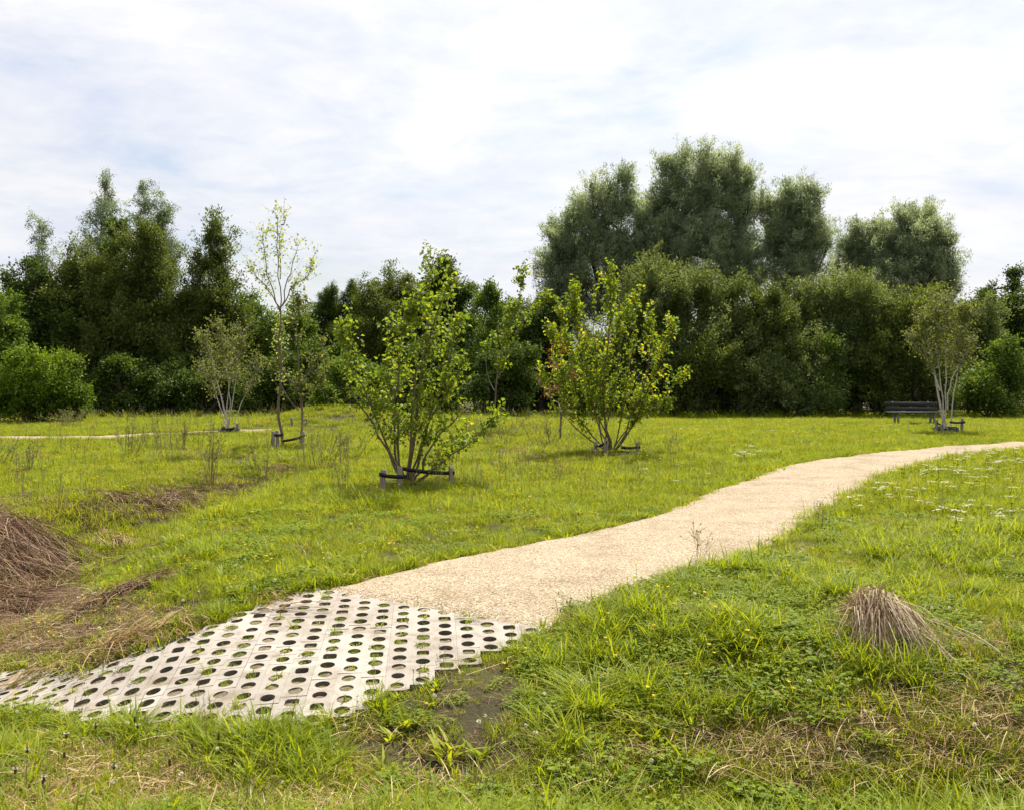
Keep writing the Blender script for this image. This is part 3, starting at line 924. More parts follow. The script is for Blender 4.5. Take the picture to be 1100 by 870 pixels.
def tree(name, label, cat, kind, Y, px, base_u, bark='bark', group=None, rad=.16, shrub=False, den=1.0, depth=.85):
    blobs = []
    for (u, v, ru, rv) in px:
        yy = Y + U(-.5, .5)
        c = at(u, v, yy); rx = ru / FPX * yy; rz = rv / FPX * yy
        blobs.append((c, (rx, max(.5, (rx * .7 + rz * .3) * depth), rz)))
    bx = (base_u - CU) / FPX * Y
    bp = np.array([bx, Y, float(H(bx, Y))])
    root = empty(name, bp)
    tag(root, label, cat, group)
    lv, wd = Acc(), Acc()
    if shrub:
        for s_ in range(6):
            c, r = blobs[s_ % len(blobs)]
            tip = np.asarray(c) + rng.normal(size=3) * np.asarray(r) * .4
            st = bp + np.array([rng.normal() * .25, rng.normal() * .2, -.1])
            tube(wd, np.array([st, (st + tip) / 2 + rng.normal(size=3) * .15, tip]) - bp, [.05, .04, .015], 6, .4, False)
    else:
        sb = sorted(blobs, key=lambda q: q[0][2])
        pts = [bp + (0, 0, -.15), bp + (rng.normal() * .1, 0, .8)] + [np.asarray(c) for c, r in sb]
        top = np.asarray(sb[-1][0]) + (0, 0, sb[-1][1][2] * .8); pts.append(top)
        pts = np.array(pts)
        zz = pts[:, 2]; o_ = np.argsort(zz); pts = pts[o_]
        rr = np.interp(np.linspace(0, 1, len(pts)), [0, .4, 1], [rad, rad * .65, .02])
        tube(wd, resample(pts, 14) - bp, np.interp(np.linspace(0, 1, 14), np.linspace(0, 1, len(pts)), rr), 8, .4)
    crown(lv, wd, blobs, kind, bp, bp, den)
    wd.build('stems' if shrub else 'trunk', M[bark], root, smooth=True)
    lv.build('foliage' if shrub else 'crown', M[KIND[kind]['m']], root)
    return root


# --- the wood on the left
WL = 'trees of the wood behind the meadow'
WS = 'shrubs along the edge of the wood'
tree('bush', 'round bright green bush standing alone before the dark wood', 'bush', 'bright', 33.5, [(46, 408, 46, 34), (18, 422, 34, 28), (76, 425, 20, 24), (45, 432, 46, 20)], 45, group=WS, shrub=True)
tree('broadleaf_tree', 'mid green tree half cut off above the round bright bush', 'tree', 'mid', 38, [(-8, 342, 30, 34), (-4, 372, 32, 30), (-10, 410, 34, 40)], -8, group=WL)
tree('broadleaf_tree', 'dark rounded tree just below the thin wispy birch top', 'tree', 'dark', 42, [(28, 310, 28, 32), (48, 345, 42, 45), (30, 390, 45, 50)], 40, group=WL)
tree('birch_tree', 'thin wispy birch top over the dark rounded tree at the wood edge', 'tree', 'birch', 50, [(45, 242, 6, 11), (44, 258, 12, 13), (46, 278, 19, 14), (48, 305, 22, 26)], 45, 'birchbark', WL, rad=.1, den=.85)
tree('birch_tree', 'tall grey green birch with the highest narrow top in the wood', 'tree', 'birch', 52, [(114, 196, 6, 12), (112, 213, 13, 15), (110, 236, 21, 20), (107, 264, 26, 22), (108, 310, 30, 46)], 110, 'birchbark', WL, rad=.1, den=1.0)
tree('birch_tree', 'tall grey green birch with a broad ragged twin top', 'tree', 'birch', 52.5, [(154, 202, 6, 11), (155, 218, 13, 15), (180, 230, 11, 15), (165, 240, 23, 20), (170, 264, 25, 22), (168, 290, 26, 30), (165, 330, 30, 46)], 165, 'birchbark', WL, rad=.1, den=1.0)
tree('broadleaf_tree', 'dark green tree top wedged between the two tall grey birches', 'tree', 'dark', 49.5, [(127, 252, 13, 16), (126, 278, 22, 22), (122, 320, 34, 45)], 126, group=WL, den=.9)
tree('broadleaf_tree', 'olive willow with a smooth domed crown below the twin top birch', 'tree', 'olive', 44, [(152, 284, 28, 34), (172, 325, 38, 45), (150, 370, 45, 55), (180, 400, 36, 45)], 160, group=WL)
tree('broadleaf_tree', 'broad olive tree before the highest narrow birch', 'tree', 'olive', 43, [(95, 300, 30, 30), (85, 335, 38, 40), (100, 385, 46, 55)], 95, group=WL)
tree('birch_tree', 'dark green pointed birch standing apart beside the olive willow', 'tree', 'olive', 45, [(231, 243, 6, 10), (231, 258, 13, 15), (229, 280, 19, 20), (222, 312, 21, 26), (238, 345, 26, 45), (235, 395, 34, 45)], 232, 'birchbark', WL, rad=.14, den=1.05)
tree('broadleaf_tree', 'small dark tree filling the gap before the pointed birch', 'tree', 'dark', 47, [(205, 345, 22, 34), (205, 395, 34, 50)], 205, group=WL)
tree('broadleaf_tree', 'low mid green tree behind the bare pale sapling', 'tree', 'mid', 47, [(268, 330, 18, 16), (275, 360, 28, 34), (278, 405, 36, 48)], 275, group=WL)
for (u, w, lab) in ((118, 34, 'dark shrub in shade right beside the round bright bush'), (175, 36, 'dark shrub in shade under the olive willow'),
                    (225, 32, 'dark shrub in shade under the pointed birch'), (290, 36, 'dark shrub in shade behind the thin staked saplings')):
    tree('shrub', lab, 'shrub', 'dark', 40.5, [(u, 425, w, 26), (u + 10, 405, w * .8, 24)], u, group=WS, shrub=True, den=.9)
# --- the low middle of the treeline
tree('pine_tree', 'small dark conifer tip, the sharper of two on the skyline', 'tree', 'pine', 58, [(380, 311, 5, 10), (379, 322, 11, 13), (379, 338, 18, 18), (378, 352, 24, 22), (378, 372, 26, 28)], 379, group=WL, rad=.1)
tree('pine_tree', 'small dark rounded conifer top beside the sharper conifer tip', 'tree', 'pine', 57, [(356, 315, 6, 10), (354, 326, 13, 13), (350, 342, 20, 18), (347, 358, 28, 22), (345, 378, 30, 30)], 352, group=WL, rad=.1)
tree('broadleaf_tree', 'dense green tree behind the leafy yellow green sapling', 'tree', 'mid', 51, [(322, 345, 24, 22), (318, 385, 40, 45)], 320, group=WL)
tree('broadleaf_tree', 'wispy greyish green tree behind the near arching young tree', 'tree', 'olive', 50, [(430, 312, 24, 16), (408, 330, 24, 20), (420, 365, 46, 46), (410, 410, 44, 40)], 420, group=WL)
tree('broadleaf_tree', 'dark pointed tree directly behind the tip of the near young tree', 'tree', 'dark', 48.5, [(478, 286, 16, 16), (488, 312, 28, 26), (470, 330, 30, 30), (480, 385, 50, 60)], 480, group=WL)
tree('broadleaf_tree', 'mid green tree between the near young tree and the yellowing one', 'tree', 'mid', 46, [(523, 322, 17, 18), (532, 355, 32, 36), (530, 405, 40, 45)], 528, group=WL)
tree('broadleaf_tree', 'dark tree in shade behind the thin orange leaved sapling', 'tree', 'dark', 44.5, [(578, 345, 26, 36), (590, 395, 40, 50)], 580, group=WL)
tree('shrub', 'bright green shrub on the grassy mound', 'shrub', 'mid', 33, [(372, 408, 24, 20), (398, 415, 22, 20), (350, 425, 18, 14), (380, 425, 34, 16)], 378, group=WS, shrub=True, den=1.1)
# --- willows and shrubs on the right
WG = 'tall grey green willows'
tree('willow_tree', 'small pale willow at the low end of the tall willow row', 'tree', 'willow', 48, [(604, 262, 15, 24), (600, 295, 22, 34), (612, 330, 30, 36)], 606, group=WG, den=.9)
tree('willow_tree', 'grey green willow, second highest, with a notch before the tallest', 'tree', 'willow', 48.5, [(660, 208, 17, 22), (640, 226, 20, 24), (632, 258, 30, 30), (668, 250, 28, 36), (640, 300, 46, 44), (680, 300, 30, 40)], 650, group=WG, rad=.25)
tree('willow_tree', 'tallest grey green willow with a broad domed top', 'tree', 'willow', 49, [(745, 186, 24, 20), (776, 190, 22, 22), (716, 205, 20, 24), (798, 222, 20, 32), (735, 228, 34, 36), (770, 235, 38, 40), (712, 265, 28, 38), (755, 285, 54, 44), (800, 285, 28, 36)], 752, group=WG, rad=.3)
tree('willow_tree', 'narrow upright willow with daylight showing near its foot', 'tree', 'willow', 50, [(850, 214, 16, 18), (834, 235, 18, 26), (868, 236, 20, 28), (850, 258, 34, 34), (876, 275, 20, 30), (842, 300, 34, 36)], 852, group=WG, rad=.22)
tree('willow_tree', 'thin see-through willow between two denser willows', 'tree', 'willow', 54, [(914, 266, 13, 18), (934, 254, 12, 16), (912, 292, 22, 24), (936, 290, 20, 30), (920, 320, 34, 28)], 922, group=WG, den=.75)
tree('willow_tree', 'dense willow leaning over the young white birch', 'tree', 'willow', 52, [(966, 250, 16, 20), (996, 243, 16, 20), (952, 275, 18, 26), (980, 275, 32, 32), (1006, 275, 20, 28), (1012, 302, 22, 22), (975, 315, 50, 34)], 984, group=WG, rad=.22)
tree('broadleaf_tree', 'dark tree with knobbly tips poking above the hedge', 'tree', 'dark', 47, [(1091, 293, 5, 9), (1088, 308, 6, 9), (1062, 312, 7, 7), (1070, 328, 22, 14), (1095, 335, 26, 22), (1085, 375, 40, 45)], 1085, group=WL)
GS = 'sallow shrubs in front of the willows'
tree('sallow_shrub', 'rounded grey green sallow with pale leaves before the tallest willow', 'shrub', 'greyshrub', 42, [(702, 312, 28, 30), (738, 322, 26, 28), (700, 355, 40, 40), (722, 400, 42, 48)], 710, group=GS, shrub=True)
tree('sallow_shrub', 'grey green sallow beneath the daylight gap of the willows', 'shrub', 'greyshrub', 41.5, [(778, 335, 28, 26), (785, 375, 40, 42), (770, 415, 42, 34)], 780, group=GS, shrub=True)
tree('sallow_shrub', 'tall leafy sallow in front of the narrow upright willow', 'shrub', 'olive', 41, [(828, 345, 30, 30), (822, 385, 36, 42), (832, 420, 40, 30)], 828, group=GS, shrub=True)
tree('sallow_shrub', 'yellowish leafy shrub with reedy shoots at the meadow edge', 'shrub', 'mid', 39.5, [(882, 395, 24, 28), (892, 425, 28, 24), (868, 425, 24, 24)], 880, group=GS, shrub=True)
tree('sallow_shrub', 'broad green sallow below the thin see-through willow', 'shrub', 'greyshrub', 42, [(920, 335, 38, 30), (905, 365, 36, 34), (935, 385, 46, 44)], 920, group=GS, shrub=True)
tree('sallow_shrub', 'green sallow rising directly behind the dark bench', 'shrub', 'olive', 40.5, [(985, 350, 36, 32), (965, 385, 34, 36), (990, 415, 46, 32)], 985, group=GS, shrub=True)
tree('sallow_shrub', 'grey green sallow filling the dip between the narrow willow and the see-through one', 'shrub', 'greyshrub', 43, [(872, 338, 30, 28), (866, 370, 36, 36), (858, 408, 40, 40)], 866, group=GS, shrub=True)
tree('sallow_shrub', 'brighter leafy shrub beside the young white birch', 'shrub', 'mid', 39, [(1060, 405, 28, 28), (1085, 400, 24, 32), (1065, 425, 40, 22)], 1065, group=GS, shrub=True)
tree('sallow_shrub', 'green sallow with the dark knobbly tree at its back', 'shrub', 'greyshrub', 43, [(1045, 345, 28, 24), (1045, 375, 34, 34)], 1045, group=GS, shrub=True)
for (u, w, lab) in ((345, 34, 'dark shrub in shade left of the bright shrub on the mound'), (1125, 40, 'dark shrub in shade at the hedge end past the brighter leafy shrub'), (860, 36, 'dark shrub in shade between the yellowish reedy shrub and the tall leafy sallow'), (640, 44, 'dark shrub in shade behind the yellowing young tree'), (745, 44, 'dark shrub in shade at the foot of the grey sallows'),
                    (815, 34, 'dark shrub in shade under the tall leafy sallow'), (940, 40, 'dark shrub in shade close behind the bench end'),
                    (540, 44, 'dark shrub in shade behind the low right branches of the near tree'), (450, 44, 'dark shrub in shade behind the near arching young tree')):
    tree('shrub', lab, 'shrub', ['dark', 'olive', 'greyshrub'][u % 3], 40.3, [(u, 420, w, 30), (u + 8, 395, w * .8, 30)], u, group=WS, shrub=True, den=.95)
# a second row that closes the wood behind, down to the ground
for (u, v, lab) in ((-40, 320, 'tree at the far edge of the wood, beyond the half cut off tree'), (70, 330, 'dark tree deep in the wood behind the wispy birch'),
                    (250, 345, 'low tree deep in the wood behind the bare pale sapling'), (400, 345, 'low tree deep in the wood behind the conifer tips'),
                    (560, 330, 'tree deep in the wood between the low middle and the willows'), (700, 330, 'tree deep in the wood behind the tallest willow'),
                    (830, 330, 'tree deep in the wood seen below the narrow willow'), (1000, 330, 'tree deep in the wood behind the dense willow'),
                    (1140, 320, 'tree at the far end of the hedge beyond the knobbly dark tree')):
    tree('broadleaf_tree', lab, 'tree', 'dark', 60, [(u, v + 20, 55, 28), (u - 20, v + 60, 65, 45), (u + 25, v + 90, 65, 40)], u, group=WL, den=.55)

# ------------------------------------------------------------------ young trees of the meadow
def bend(p, n=10):
    p = np.asarray(p, float)
    d = np.linspace(0, 1, len(p)); q = np.linspace(0, 1, n)
    # smooth interpolation through the given points
    c = np.stack([np.interp(q, d, p[:, k]) for k in range(3)], 1)
    for _ in range(2):
        c[1:-1] = (c[:-2] + 2 * c[1:-1] + c[2:]) / 4
    return c


def young_tree(name, label, base_px, stems, leafm, bark, r0=.025, depth=.35, shoots=12, sl=(.25, .6), lp=16, L=(.06, .09), W=(.035, .055),
               start=.3, upb=.9, jit=.03, twr=.005, trunk=False, group=None, cat='tree', spread=.7):
    b = cast(*base_px)[0]
    Y0 = b[1]
    root = empty(name, b); tag(root, label, cat, group)
    wd, lv = Acc(), Acc(); tw = wd
    for si, st in enumerate(stems):
        dy = rng.normal() * depth
        pts = []
        n = len(st)
        for i_, (u, v) in enumerate(st):
            pts.append(at(u, v, Y0 + dy * (i_ / (n - 1)) ** .8))
        pts[0] = b + np.array([rng.normal() * .04, rng.normal() * .04, -.08]) if st[0] == 'b' else pts[0]
        c = bend(pts, 12)
        wg = np.cumsum(rng.normal(size=(12, 3)) * .035, 0); wg -= np.linspace(0, 1, 12)[:, None] * wg[-1]; wg[0] = 0
        c += wg * (1, 1, .3)
        ln = np.linalg.norm(np.diff(c, axis=0), axis=1).sum()
        rr = (r0 * (1 - .5 * np.linspace(0, 1, 12)) if si == 0 and trunk else r0 * (1 if si == 0 else (.36 if trunk else .55)) * (1 - np.linspace(0, 1, 12)) ** .8) + .003
        tube(wd, c - b, rr, 7, .5)
        ns = int(shoots * ln / 2.5 * U(.45, 1.45) + .5)
        for k in range(ns):
            t = U(start, 1.0)
            i0 = min(int(t * 11), 10); p = c[i0] * (1 - (t * 11 - i0)) + c[i0 + 1] * (t * 11 - i0)
            d0 = norm(c[i0 + 1] - c[i0])
            d = norm(d0 * .5 + np.append(rng.normal(size=2) * spread, rng.normal() * .25) + np.array([0, 0, upb * .5]))
            l = U(*sl) * (1.15 - .45 * t)
            e = norm(d + np.array([0, 0, upb * .6])) * l * .5
            q = np.array([p, p + d * l * .5, p + d * l * .5 + e])
            tube(tw, q - b, [twr, twr * .7, twr * .35], 4, .5, False)
            tt = U(.08, 1.05, lp)
            pos = np.where(tt[:, None] < .5, q[0] + (q[1] - q[0]) * (tt * 2)[:, None], q[1] + (q[2] - q[1]) * (tt * 2 - 1)[:, None])
            pos = pos + rng.normal(size=pos.shape) * jit
            ld = rng.normal(size=(lp, 3)) * .8 + np.array([0, 0, -.35]) + d * .4
            leaves(lv, pos - b, ld, U(*L, lp), U(*W, lp), np.clip(U(0, 1, lp) * .75 + U(0, .3), 0, 1), .22, up=1.0)
        # leaves close to the tip of the leader
        lp2 = lp
        tt = U(.8, 1.02, lp2)
        pos = np.stack([np.interp(tt, np.linspace(0, 1, 12), c[:, k]) for k in range(3)], 1) + rng.normal(size=(lp2, 3)) * jit * .8
        leaves(lv, pos - b, rng.normal(size=(lp2, 3)) * .8 + (0, 0, .1), U(*L, lp2), U(*W, lp2), U(.2, .95, lp2), .22, up=1.0)
    wd.build('trunk', M[bark], root, smooth=True)
    lv.build('crown', M[leafm], root)
    return root


young_tree('young_tree', 'many stemmed young tree with an open arching crown inside a three stake support', (437, 522),
           [[(437, 522), (440, 470), (447, 420), (456, 360), (462, 310), (467, 270)],
            [(437, 520), (444, 450), (452, 390), (474, 330), (482, 300)],
            [(432, 520), (416, 475), (400, 437), (386, 402), (373, 370), (366, 350)],
            [(434, 520), (410, 470), (392, 440), (376, 415), (370, 395)],
            [(435, 520), (426, 470), (420, 425), (416, 390), (424, 350)],
            [(438, 520), (430, 460), (436, 400), (440, 350), (444, 330)],
            [(440, 520), (456, 465), (474, 415), (488, 375), (494, 340)],
            [(441, 520), (452, 480), (466, 440), (490, 410), (500, 385)],
            [(443, 520), (468, 503), (490, 484), (508, 466), (530, 448)],
            [(443, 520), (462, 500), (476, 478), (488, 455), (502, 432)],
            [(444, 521), (470, 508), (482, 492), (490, 478), (512, 470)]],
           'young', 'youngbark', .034, .5, 26, (.25, .65), 18, (.06, .095), (.04, .065), .16, .5, .035, spread=.65)
young_tree('young_tree', 'vase shaped young tree with yellowing leaves inside a low stake support', (657, 487),
           [[(657, 487), (652, 450), (655, 390), (656, 330), (656, 292)],
            [(657, 487), (640, 455), (632, 400), (622, 350), (618, 312)],
            [(657, 487), (645, 455), (644, 400), (640, 350), (637, 318)],
            [(657, 487), (668, 450), (674, 400), (678, 350), (680, 316)],
            [(658, 487), (676, 455), (690, 410), (697, 370), (702, 330)],
            [(658, 487), (682, 460), (700, 420), (714, 385), (722, 350)],
            [(658, 487), (680, 455), (705, 435), (722, 418), (735, 405)],
            [(658, 487), (672, 462), (690, 445), (712, 440), (726, 436)],
            [(656, 487), (632, 462), (612, 430), (600, 395), (592, 360)],
            [(656, 487), (630, 465), (606, 445), (590, 425), (582, 408)],
            [(656, 487), (640, 450), (618, 410), (608, 370), (602, 338)],
            [(656, 487), (650, 440), (665, 400), (664, 360), (668, 340)]],
           'yellowing', 'youngbark', .028, .6, 24, (.3, .7), 19, (.07, .105), (.045, .07), .2, 1.0, .04, spread=.5)
young_tree('sapling', 'tall slender sapling with tufts of new leaves behind the two young trees', (530, 458),
           [[(530, 458), (531, 420), (540, 370), (556, 320), (563, 288)],
            [(533, 410), (545, 385), (560, 350), (580, 330), (590, 318)],
            [(531, 420), (524, 395), (528, 370), (545, 345), (552, 330)]],
           'young', 'youngbark', .025, .4, 12, (.25, .5), 15, (.09, .13), (.06, .09), .35, .5, .04)
young_tree('sapling', 'withered orange leaved sapling beside the yellowing young tree', (602, 473),
           [[(602, 473), (602, 430), (603, 385), (606, 362)], [(602, 440), (590, 420), (578, 405)], [(602, 430), (612, 408), (622, 398)]],
           'orange', 'youngbark', .028, .2, 12, (.3, .55), 12, (.07, .12), (.03, .05), .4, .0, .04)
young_tree('sapling', 'tall nearly bare sapling with pale tufts on a straight trunk', (304, 482),
           [[(304, 482), (303, 420), (302, 370), (301, 330)],
            [(301, 335), (300, 300), (304, 270), (302, 240), (294, 226)],
            [(301, 335), (296, 305), (288, 285), (283, 255), (284, 250)],
            [(302, 330), (306, 300), (316, 282), (322, 262)],
            [(302, 330), (312, 305), (330, 300), (337, 275)],
            [(301, 335), (290, 315), (276, 300), (268, 280)],
            [(302, 242), (308, 236), (310, 226)], [(301, 300), (300, 275), (296, 255), (296, 248)]],
           'pale', 'youngbark', .034, .4, 32, (.2, .6), 7, (.05, .085), (.035, .055), .3, .7, .035, twr=.0035, trunk=True)
young_tree('sapling', 'leafy yellow green sapling just behind the nearly bare tall one', (322, 478),
           [[(322, 478), (321, 430), (320, 380), (322, 340), (320, 318)], [(321, 420), (308, 395), (302, 365), (300, 350)],
            [(321, 420), (336, 400), (344, 375), (348, 358)], [(321, 440), (306, 425), (296, 405), (294, 390)], [(321, 430), (338, 420), (348, 404), (352, 392)]],
           'olivepale', 'youngbark', .03, .35, 22, (.25, .55), 15, (.07, .11), (.05, .075), .25, .7, .04)
young_tree('young_birch', 'thin many stemmed young birch with pale bark near the narrow far path', (246, 464),
           [[(246, 464), (240, 430), (232, 395), (222, 370), (214, 362)], [(246, 464), (244, 425), (240, 385), (234, 350)],
            [(246, 464), (247, 420), (250, 380), (248, 345)], [(247, 464), (251, 425), (258, 385), (264, 352)],
            [(247, 464), (258, 440), (268, 405), (276, 380)], [(246, 464), (238, 440), (226, 405), (216, 392)]],
           'olivepale', 'birchbark', .024, .4, 26, (.3, .7), 16, (.06, .10), (.04, .06), .42, .7, .07)
young_tree('young_birch', 'young birch with clean white stems in front of the dark bench', (1016, 464),
           [[(1014, 464), (1010, 430), (1002, 395), (994, 360), (990, 340)], [(1015, 464), (1011, 430), (1006, 390), (1008, 350), (1006, 325)],
            [(1018, 464), (1018, 425), (1018, 385), (1020, 350), (1018, 318)], [(1021, 463), (1024, 425), (1026, 390), (1032, 355), (1036, 330)],
            [(1018, 440), (1024, 410), (1038, 385), (1046, 362)], [(1010, 420), (1000, 395), (984, 375), (978, 362)]],
           'olivepale', 'birchbark', .034, .4, 34, (.3, .75), 18, (.06, .10), (.04, .06), .45, .7, .08)


# ------------------------------------------------------------------ stake supports
def support(label, posts, straps, ring=None, ph=.42, grp='stake supports round the young trees'):
    pts = cast([p[0] for p in posts], [p[1] for p in posts])
    o = pts.mean(0)
    root = empty('tree_support', o); tag(root, label, 'tree stakes', grp)
    tops = []
    for (u, v, hpx), p in zip(posts, pts):
        hgt = hpx / FPX * p[1]
        tl = rng.normal(size=2) * .015
        a = Acc()
        r = .044
        q = np.array([p + (0, 0, -.15), p + (tl[0] * .3, tl[1] * .3, hgt * .5), p + (tl[0], tl[1], hgt - .012), p + (tl[0], tl[1], hgt)])
        tube(a, q - o, [r, r, r, r * .82], 14, U(.3, .7))
        a.build('stake', M['wood'], root)
        tops.append((p, q[-1], hgt))
    for i_, end, zf in straps:
        p, t, hgt = tops[i_]
        a = Acc()
        if isinstance(end, int):
            e = tops[end][1] + (0, 0, -.05)
        else:
            e = at(end[0], end[1], p[1] + end[2])
        s = t + (0, 0, -hgt * zf)
        d = norm(e - s); ext = .06
        s2, e2 = s - d * ext + (0, -.047, 0), e + d * .02 + (0, -.047, 0)
        n = 8
        c = np.stack([s2 + (e2 - s2) * k / (n - 1) for k in range(n)]); c[:, 2] -= .02 * np.sin(np.linspace(0, math.pi, n))
        hw = .030
        up = np.array([0, 0, hw]); th = np.array([0, .005, 0])
        v = np.stack([c - up - th, c + up - th, c + up + th, c - up + th], 1).reshape(-1, 3)
        f = []
        for k in range(n - 1):
            for j in range(4):
                f.append((4 * k + j, 4 * k + (j + 1) % 4, 4 * k + 4 + (j + 1) % 4, 4 * k + 4 + j))
        f += [(0, 1, 2, 3), (4 * n - 4, 4 * n - 3, 4 * n - 2, 4 * n - 1)]
        a.add(v - o, f); a.build('strap', M['rubber'], root)
    if ring:
        u, v, rr, hh = ring
        c = cast(u, v)[0]
        a = Acc(); n = 28
        ang = np.arange(n) * 2 * math.pi / n
        vs = []
        for k in range(n):
            for (r_, z_) in ((rr, -.05), (rr, hh), (rr - .012, hh), (rr - .012, -.05)):
                x_, y_ = c[0] + r_ * math.cos(ang[k]), c[1] + r_ * math.sin(ang[k])
                vs.append((x_, y_, float(H(x_, y_)) + z_ + .012 * math.sin(k * 1.7)))
        f = [(4 * k + j, 4 * ((k + 1) % n) + j, 4 * ((k + 1) % n) + (j + 1) % 4, 4 * k + (j + 1) % 4) for k in range(n) for j in range(3)]
        a.add(np.array(vs) - o, f); a.build('watering_ring', M['rubber'], root)
    return root


support('three low wooden stakes with black straps round the near arching young tree', [(410.5, 532, 28), (429, 527, 26), (485, 525, 25)],
        [(0, (436, 511, .1), .18), (2, (434, 503, 0), .3)], (437, 523, .38, .10))
support('three low wooden stakes with black straps round the yellowing vase shaped tree', [(640, 491, 17), (650.5, 493, 21), (685, 491, 16)],
        [(0, 1, .3), (2, (668, 480, 0), .3)], (658, 490, .42, .10))
support('wooden stakes with a strap to the straight trunk of the bare sapling', [(293, 483, 20), (298.5, 485, 23), (325, 484, 21)],
        [(2, (305, 473, 0), .25), (1, (304, 466, 0), .2)], None)
support('wooden stakes with black straps round the young birch before the bench', [(1006, 464, 14), (1012, 466, 11), (1033, 465, 16)],
        [(0, 1, .25), (2, (1020, 453, 0), .25)], (1016, 465, .36, .17))
support('low dark stakes at the foot of the young birch near the far path', [(241, 466, 9), (251, 466, 8), (255, 464, 9)], [(0, 1, .3)], (246, 465, .3, .12))
support('pair of small far stakes on the slope of the grassy mound', [(314, 459, 11), (325, 458, 9), (329, 459, 10)], [(1, 2, .3)], None)

# ------------------------------------------------------------------ bench
def bench():
    c = cast(990, 457)[0]
    x0, yb = c[0], c[1] + .6
    z0 = float(H(x0, yb))
    o = np.array([x0, yb, z0])
    root = empty('bench', o); tag(root, 'dark park bench with a slatted back at the meadow edge', 'bench')
    hl = .92
    for z_, y_, tl in ((.50, .20, .18), (.66, .235, .18)):
        a = Acc(); box(a, (0, y_, z_ + .04), (hl, .018, .058), 0, -tl); a.build('back_slat', M['benchdark'], root)
    for y_ in (-.22, -.06, .10):
        a = Acc(); box(a, (0, y_, .43), (hl + .06, .068, .02)); a.build('seat_slat', M['benchdark'], root)
    for s_ in (-1, 1):
        a = Acc()
        box(a, (s_ * .62, -.18, .18), (.03, .03, .235)); box(a, (s_ * .62, .12, .18), (.03, .03, .235))
        box(a, (s_ * .62, -.05, .395), (.028, .26, .014)); box(a, (s_ * .62, .275, .56), (.025, .016, .22), 0, -.18)
        a.build('leg', M['steel'], root)
    return root


bench()

# ------------------------------------------------------------------ hay, dry tufts, tall weeds
def hay_heap(label, px, rx, ry, hgt, n, L, mats, az, rot=0.0, wild=.8):
    c = cast(*px)[0]
    a = Acc()
    ph = U(0, 6.28, 4)

    def rag(x, y):
        return .5 + .3 * np.sin(x * 5.3 / rx ** .5 + ph[0] + 1.5 * np.sin(y * 6 + ph[1])) + .2 * np.sin(x * 13 + y * 9 + ph[2])

    def surf(x, y):
        q = np.sqrt((x / rx) ** 2 + (y / ry) ** 2)
        return hgt * np.clip(1 - q, 0, None) ** .75 * (.45 + .9 * rag(x, y))
    cr, sr = math.cos(rot), math.sin(rot)

    def world(x, y, dz):
        X_, Y_ = c[0] + x * cr - y * sr, c[1] + x * sr + y * cr
        return np.stack([X_, Y_, H(X_, Y_) + surf(x, y) + dz], -1)
    if True:                                           # the packed inside of the heap
        k1, k2 = 30, 14
        th = np.arange(k1) * 2 * math.pi / k1; rr = np.linspace(.95 if hgt > .1 else .7, 0, k2)
        gx = (rr[:, None] * np.cos(th)[None] * rx); gy = (rr[:, None] * np.sin(th)[None] * ry)
        v = world(gx, gy, -.035).reshape(-1, 3)
        f = [(i_ * k1 + j, i_ * k1 + (j + 1) % k1, (i_ + 1) * k1 + (j + 1) % k1, (i_ + 1) * k1 + j) for i_ in range(k2 - 1) for j in range(k1)]
        a.add(v - c, f, .12)
    th = U(0, 6.28, n * 2); q = np.abs(rng.normal(size=n * 2)) * .58
    x, y = np.cos(th) * q * rx, np.sin(th) * q * ry
    k = np.where(U(0, 1, n * 2) < .25 + rag(x, y))[0][:n]
    x, y = x[k], y[k]; n = len(x)
    nb = max(12, n // 38); bi = rng.integers(0, nb, n); s0_ = rng.choice(n, nb)
    br = np.array([rx, ry]) * .13 + .03
    x, y = x[s0_][bi] + rng.normal(size=n) * br[0] * .6, y[s0_][bi] + rng.normal(size=n) * br[1] * .6
    lift = (U(0, .16, nb) ** 1.5 * 2.2 * min(1, .25 + hgt * 5))[bi]
    l = U(*L, n); aa = az + (rng.normal(size=nb) * wild)[bi] + rng.normal(size=n) * .42
    x1, y1 = x + np.cos(aa) * l, y + np.sin(aa) * l
    p0 = world(x, y, lift + U(-.02, .05, n)); p1 = world(x1, y1, lift * .5 + U(-.02, .07, n))
    t = np.clip(U(0, 1, n) ** 1.2, 0, 1); pick = U(0, 1, n) < .9
    for m_, kk in ((0, pick), (1, ~pick)):
        strands(a, p0[kk] - c, p1[kk] - c, U(-.01, .06, kk.sum()), U(.0035, .008, kk.sum()), t[kk], m_)
    o = a.build('hay_heap', [M[m_] for m_ in mats], origin=c)
    tag(o, label, 'hay', 'heaps of mown hay beside the ditch')
    return o


RS, SR = ('redhay', 'straw'), ('straw', 'redhay')
hay_heap('tall heap of reddish brown hay lying in the ditch', (-14, 578), 1.2, 1.3, .15, 4600, (.12, .75), RS, -.5, wild=1.1)
hay_heap('low reddish hay heap just above the paving edge', (8, 645), .95, .75, .03, 1700, (.12, .5), RS, .5, wild=1.2)
hay_heap('brown hay ridge stretching along the ditch bank', (150, 545), 1.9, .6, .06, 2000, (.12, .42), RS, .2, rot=1.05, wild=1.4)
hay_heap('thin streak of brown hay reaching up the bank from the paving', (105, 655), 1.15, .30, .025, 800, (.12, .42), RS, .1, rot=.35, wild=1.0)
hay_heap('pale brown hay patch alone in the grass beyond the streak', (125, 588), .45, .32, .06, 520, (.12, .32), SR, .2, wild=1.3)
hay_heap('matted straw lying along the upper paving edge', (125, 699), 1.15, .16, .01, 380, (.12, .42), SR, .1, rot=.3, wild=.9)


